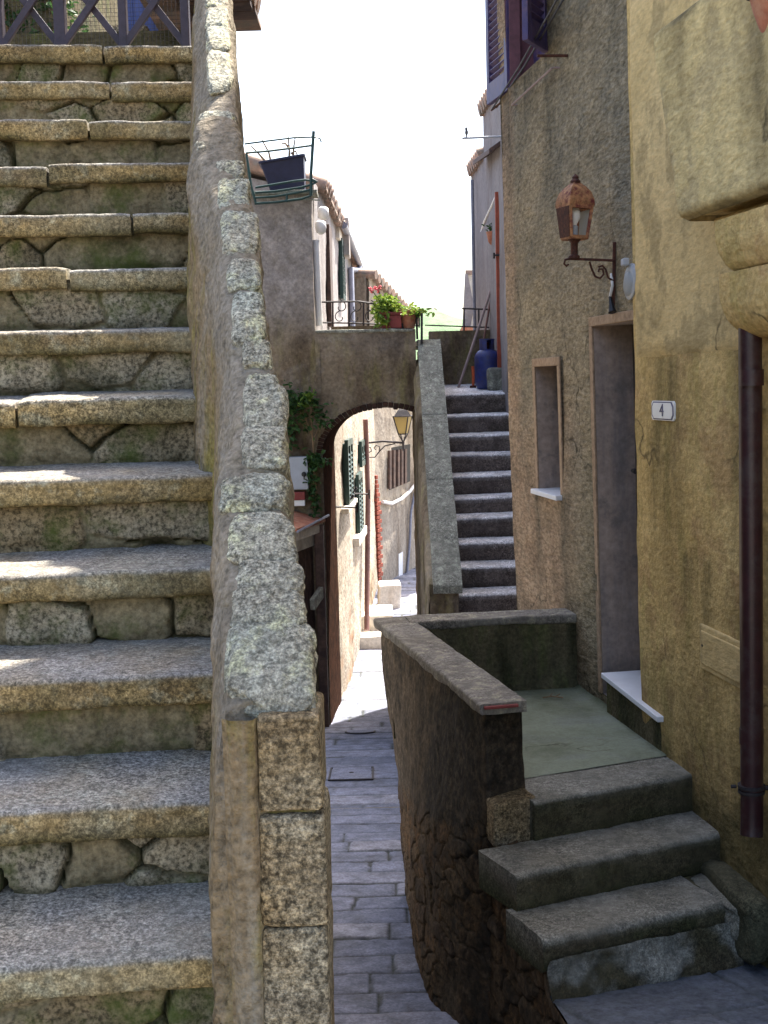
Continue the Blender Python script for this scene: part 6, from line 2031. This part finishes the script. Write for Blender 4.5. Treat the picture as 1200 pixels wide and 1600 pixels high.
# ================================================================== FAR RIGHT HOUSE along the landing
rh = thing('lilac_house', (2.4, 13.0, -0.1), 'faded lilac-grey house beyond the upper stairs with red-orange door edge and small canopy', 'house')
RX = lambda y: 1.30 - 0.045 * (y - 13.4)
segs = [(8.95, 13.2, 1.42, 3.35), (13.2, 14.9, None, 3.02), (14.9, 16.1, None, 2.55)]
mb = MB()
for (y0, y1, x_, zt_) in segs:
    g_ = np.zeros((30, 60, 3))
    for i in range(30):
        y = y0 + (y1 - y0) * i / 29
        for j in range(60): g_[i, j] = (x_ if x_ else RX(y), y, -4.4 + (zt_ + 4.4) * j / 59)
    g_[..., 0] -= 0.02 * fbm(g_ * 1.8, 181, 3)
    mb.grid(g_, flip=True)
    mb.prism([((x_ or RX(y0)) + .03, y0, -4.4), ((x_ or RX(y1)) + .03, y1, -4.4), (4.5, y1, -4.4), (4.5, y0, -4.4)], (0, 0, zt_ + 4.4 - .01))
mb.build('wall', M['lav'], rh, smooth=60)
for (y0, y1, x_, zt_) in segs[1:]:
    mb = MB()
    y = y0 + .05
    while y < y1:
        xe = RX(y) - .06; mb.tube([(xe, y, zt_ + .02), (xe + .6, y, zt_ + .16), (4.2, y, zt_ + .9)], .08, 8); y += .17
    mb.build('roof', M['tile'], rh, smooth=50)
dz0, dz1 = P(786, 545, 13.75).z, P(786, 300, 13.75).z
xr0 = P(780, 420, 13.75).x
mb = MB(); mb.box(xr0 - .035, xr0 + .30, 13.72, 13.77, dz0 - .35, dz1); mb.build('door', M['reddoor'], rh, bevel=.004)
mb = MB(); c0_ = P(750, 250, 14.3); c1_ = P(784, 232, 13.5)
mb.prism([(RX(14.6) - .16, 14.6, P(752, 258, 14.6).z), (RX(13.5) - .12, 13.5, P(770, 240, 13.5).z), (RX(13.5) + .06, 13.5, P(770, 240, 13.5).z + .12), (RX(14.6) + .06, 14.6, P(752, 258, 14.6).z + .12)], (0, 0, .05)); mb.build('canopy', M['brownwood'], rh, bevel=.006)
mb = MB(); mb.tube([(RX(15.6) - .05, 15.6, 2.4), (RX(15.6) - .05, 15.6, -.1)], .02, 8); mb.build('drain_pipe', M['bluepipe'], rh, smooth=50)
mb = MB(); mb.tube([P(784, 285, 13.7), P(768, 322, 14.2), P(757, 345, 14.8), P(752, 362, 15.3)], .012, 6); mb.build('cable', M['whitepipe'], rh, smooth=50)
mb = MB(); q = P(786, 398, 13.7); mb.tube([q, P(772, 399, 13.7)], .01, 6); mb.tube([P(772, 395, 13.7), P(772, 404, 13.7)], .012, 6); mb.build('hook', M['iron'], rh)
wpc = P(771, 384, 14.3)
wp = thing('wall_pot', tuple(wpc), 'small terracotta half-pot hung on the lilac house wall', 'pot')
mb = MB(); mb.lathe([(.02, 0), (.055, .04), (.075, .13), (.082, .15), (.07, .15), (0, .14)], wpc, 18); mb.build('pot', M['terra'], wp, smooth=50)
mb = MB(); leaves(mb, [(wpc.x + rg.normal() * .035, wpc.y + rg.normal() * .035, wpc.z + .17 + abs(rg.normal()) * .03) for _ in range(60)], .04, 31); mb.build('plant', M['leaf'], wp)
# clothes pole with a bird on it
pa, pb = P(722, 216, 12.6), P(793, 212, 12.6)
mb = MB(); mb.tube([pa, pb + Vector((.3, 0, 0))], .011, 8); tag(mb.build('wall_pole', M['plastic'], None, smooth=50), 'pale pole sticking out from the wall high over the upper stairs', 'pole')
bc = P(729, 209, 12.6)
bd = MB()
lump(bd, bc + Vector((0, 0, .012)), Vector((.016, 0, 0)), Vector((0, .026, -.012)), Vector((0, .006, .026)), e=2, amp=.05, seed=3, nu=20, nv=12)
bird = thing('bird', tuple(bc - Vector((0, 0, .03))), 'small dark bird perched on the pole over the upper stairs', 'bird')
bd.tube([bc + Vector((-.002, -.01, .03)), bc + Vector((-.004, -.016, .048)), bc + Vector((-.006, -.02, .06))], [.012, .013, .006], 10)
bd.tube([bc + Vector((-.004, -.026, .05)), bc + Vector((-.006, -.042, .048))], [.004, .001], 6)
bd.tube([bc + Vector((.002, .02, 0)), bc + Vector((.006, .05, -.035))], [.008, .005], 6)
bd.build('body', M['bird'], bird, smooth=180)
bd = MB(); bd.tube([bc + Vector((.006, 0, -.005)), bc + Vector((.006, 0, -.034))], .002, 4); bd.tube([bc + Vector((-.006, 0, -.005)), bc + Vector((-.006, 0, -.034))], .002, 4); bd.build('leg', M['iron'], bird)

# distant white gable between the back wall and the lilac house
wh = thing('white_gable', tuple(P(738, 515, 24)), 'sunlit white gable with tiled verge far behind the landing railing', 'house')
a, b, c, d = P(727, 520, 24), P(760, 520, 24), P(760, 424, 24), P(730, 424, 24)
mb = MB(); mb.prism([P(722, 650, 24), P(770, 650, 24), P(770, 424, 24), P(729, 424, 24), P(727, 470, 24)], (0.25, 3, 0)); mb.build('wall', M['lit'], wh)
mb = MB(); mb.prism([P(727, 422, 23.95), P(775, 422, 23.95), P(775, 428, 23.95), P(727, 429, 23.95)], (.25, 3.1, 0)); mb.build('roof', M['tile'], wh)
mb = MB(); mb.prism([P(727, 428, 23.9), P(731, 428, 23.9), P(741, 480, 23.9), P(735, 512, 23.9), P(723, 512, 23.9)], (.0, .12, 0)); mb.build('buttress', M['lav'], wh)
mb = MB(); mb.prism([P(712, 530, 23.7), P(742, 530, 23.7), P(742, 512, 23.7), P(722, 509, 23.7)], (.2, 1, 0)); mb.build('lean_to', M['terra'], wh)

# wooded hill far off
nx, nyy = 120, 40
X, Y = np.meshgrid(np.linspace(-160, 200, nx), np.linspace(230, 420, nyy), indexing='ij')
Z = -8 + 33 * np.exp(-((Y - 330) / 50) ** 2) * (0.75 + 0.35 * fbm(np.stack([X / 60, Y / 60, X * 0], -1), 5, 3)) * np.exp(-((X - 0) / 60) ** 2) + 2.0 * fbm(np.stack([X / 7, Y / 7, X * 0], -1), 8, 3)
mb = MB(); mb.grid(np.stack([X, Y, Z], -1)); tag(mb.build('hill', M['hill'], None, smooth=180), kind='structure')

# ================================================================== BRIDGE FACE DETAILS (left of the arch)
mb0 = P(458, 765, YB0 - .06); mb1 = P(481, 713, YB0 - .06)
eb = thing('meter_box', ((mb0.x + mb1.x) / 2, YB0, mb0.z), 'pale grey electricity meter box among the creeper left of the archway', 'meter box')
mb = MB(); mb.box(mb0.x - .06, mb1.x, YB0 - .10, YB0 + .02, mb0.z, mb1.z); mb.build('case', M['plastic'], eb, bevel=.008)
q = P(475, 741, YB0 - .11); mb = MB(); mb.lathe([(.026, 0), (.026, .014), (.0, .02)], q, 16, ax=(0, -1, 0)); mb.tube([q + Vector((0, -.012, 0)), q + Vector((.0, -.014, -.055))], .006, 6); mb.build('lock', M['black'], eb, smooth=40)
bx0, bx1 = P(462, 790, YB0 - .05), P(477, 771, YB0 - .05)
lb = thing('letter_box', ((bx0.x + bx1.x) / 2, YB0 - .05, bx0.z), 'small red and white box under the pale meter box', 'letter box')
zm = (bx0.z + bx1.z) / 2
mb = MB(); mb.box(bx0.x - .06, bx1.x, YB0 - .12, YB0 + .02, zm, bx1.z + .02); mb.build('lid', M['redpot'], lb, bevel=.006)
mb = MB(); mb.box(bx0.x - .06, bx1.x - .004, YB0 - .11, YB0 + .02, bx0.z, zm - .002); mb.build('case', M['white'], lb, bevel=.004)

# small tiled ledge roof over the cellar entrance, catching the sun
L0 = P(464, 850, YB0 - .85); L1 = P(509, 818, YB0 + .02)
lg = thing('ledge_roof', (L1.x - .25, L1.y - .4, L1.z - .1), 'short tiled ledge catching the sun over the dark cellar entrance beside the archway', 'canopy')
v = L1 - L0; v.z = 0; vn = v.normalized(); sN_ = Vector((-vn.y, vn.x, 0))
zt_ = L1.z + .02
base = Vector((L0.x, L0.y, zt_))
mb = MB()
nT = 5
for i in range(nT):
    a = base + v * (i / nT); mb.obox(a + vn * .004, vn * (v.length / nT - .008), sN_ * .32 + Vector((0, 0, .10)), Vector((0, 0, .03)))
mb.build('tile', M['terra'], lg, bevel=.004)
mb = MB(); mb.obox(base + Vector((0, 0, -.10)) + sN_ * .02, v, sN_ * .06, (0, 0, .092)); mb.build('fascia', M['lit'], lg, bevel=.006)
mb = MB(); mb.obox(base + Vector((0, 0, -.24)) + sN_ * .1, v, sN_ * .12, (0, 0, .14)); mb.build('beam', M['lit'], lg, bevel=.006)
mb = MB(); mb.tube([base + Vector((0, 0, .0)) - sN_ * .01, base + v * 1.08 - sN_ * .01 + Vector((0, 0, .06))], .012, 6); mb.build('rod', M['bluepipe'], lg)
# dark boarded cellar entrance under the ledge
cd = thing('cellar_entrance', (L1.x - .25, L1.y - .3, -4.0), 'dark weathered boards and post closing the cellar entrance under the tiled ledge', 'entrance')
mb = MB()
b0 = Vector((L0.x, L0.y, -4.0)) + sN_ * .13
n = 6
for i in range(n):
    mb.obox(b0 + v * (i / n) + vn * .004, vn * (v.length / n - .008), sN_ * (.04 + .006 * (i % 2)), (0, 0, zt_ - .25 + 4.0))
mb.build('board', M['brownwood'], cd, bevel=.004)
q = P(504, 1000, YB0 - .06)
mb = MB(); mb.box(q.x - .05, q.x + .045, YB0 - .12, YB0 - .03, -4.0, zt_ - .02); mb.build('post', M['brownwood'], cd, bevel=.008)
a, b = P(488, 945, YB0 - .5), P(502, 925, YB0 - .14)
mb = MB(); mb.bar(a, b, .05, .12); mb.build('brace', M['slabgrey'], cd, bevel=.006)

# creeper on the bridge face
cv = thing('creeper', tuple(P(490, 800, YB0 - .05)), 'dark green creeper climbing the stained wall left of the archway', 'plant')
mb = MB()
yy = YB0 - .06
mb.tube([P(492, 806, yy), P(494, 760, yy), P(492, 720, yy), P(488, 680, yy), P(478, 655, yy), P(462, 635, yy)], [.012, .012, .01, .009, .007, .005], 6)
mb.tube([P(488, 800, yy), P(491, 740, yy - .02), P(489, 690, yy), P(486, 640, yy), P(487, 630, yy)], [.009, .009, .008, .006, .004], 6)
mb.tube([P(488, 690, yy), P(500, 665, yy), P(514, 660, yy)], [.007, .005, .004], 6)
mb.build('stem', M['bark'], cv, smooth=60)
pts = []
def cl(px, py, n_, sx, sy): 
    for _ in range(n_): 
        q = P(px + rg.normal() * sx, py + rg.normal() * sy, yy - abs(rg.normal()) * .05); pts.append(tuple(q))
cl(450, 636, 105, 7, 18); cl(462, 642, 40, 7, 10); cl(470, 660, 22, 7, 10); cl(452, 680, 60, 5, 10); cl(503, 660, 30, 8, 6); cl(497, 640, 30, 8, 8); cl(490, 718, 60, 8, 5); cl(488, 745, 70, 5, 18); cl(492, 785, 40, 4, 12); cl(505, 722, 18, 5, 3); cl(478, 625, 60, 7, 6)
mb = MB(); leaves(mb, pts, .07, 33); mb.build('foliage', M['leaf'], cv)
pts = []
cl(481, 622, 34, 3, 5); cl(474, 633, 22, 3, 4); cl(487, 617, 16, 2, 2)
mb = MB(); leaves(mb, pts, .065, 34); mb.build('young_leaves', M['leafbright'], cv)

# ================================================================== LIGHT
SUN = Vector((0.325, 0.50, 1.0)).normalized()
ld = bpy.data.lights.new('sun', 'SUN'); ld.energy = 5.0; ld.angle = math.radians(0.53); ld.color = (1.0, 0.95, 0.86)
lo = bpy.data.objects.new('sun', ld); COL.objects.link(lo)
lo.rotation_euler = (-SUN).to_track_quat('-Z', 'Y').to_euler()
lo.location = (6, 10, 20)
w = bpy.data.worlds.new('World'); scene.world = w; w.use_nodes = True
nt = w.node_tree
bg = nt.nodes['Background']
sky = nt.nodes.new('ShaderNodeTexSky'); sky.sky_type = 'NISHITA'; sky.sun_disc = False
sky.sun_elevation = math.asin(SUN.z); sky.sun_rotation = math.atan2(SUN.x, SUN.y)
sky.air_density = 1.0; sky.dust_density = 4.0; sky.ozone_density = 1.0
nt.links.new(sky.outputs[0], bg.inputs['Color']); bg.inputs['Strength'].default_value = 0.15
vs_ = scene.view_settings
vs_.view_transform = 'Standard'; vs_.look = 'None'; vs_.exposure = 1.9; vs_.gamma = 1.0; vs_.use_curve_mapping = False
scene.cycles.max_bounces = 8
scene.cycles.diffuse_bounces = 5
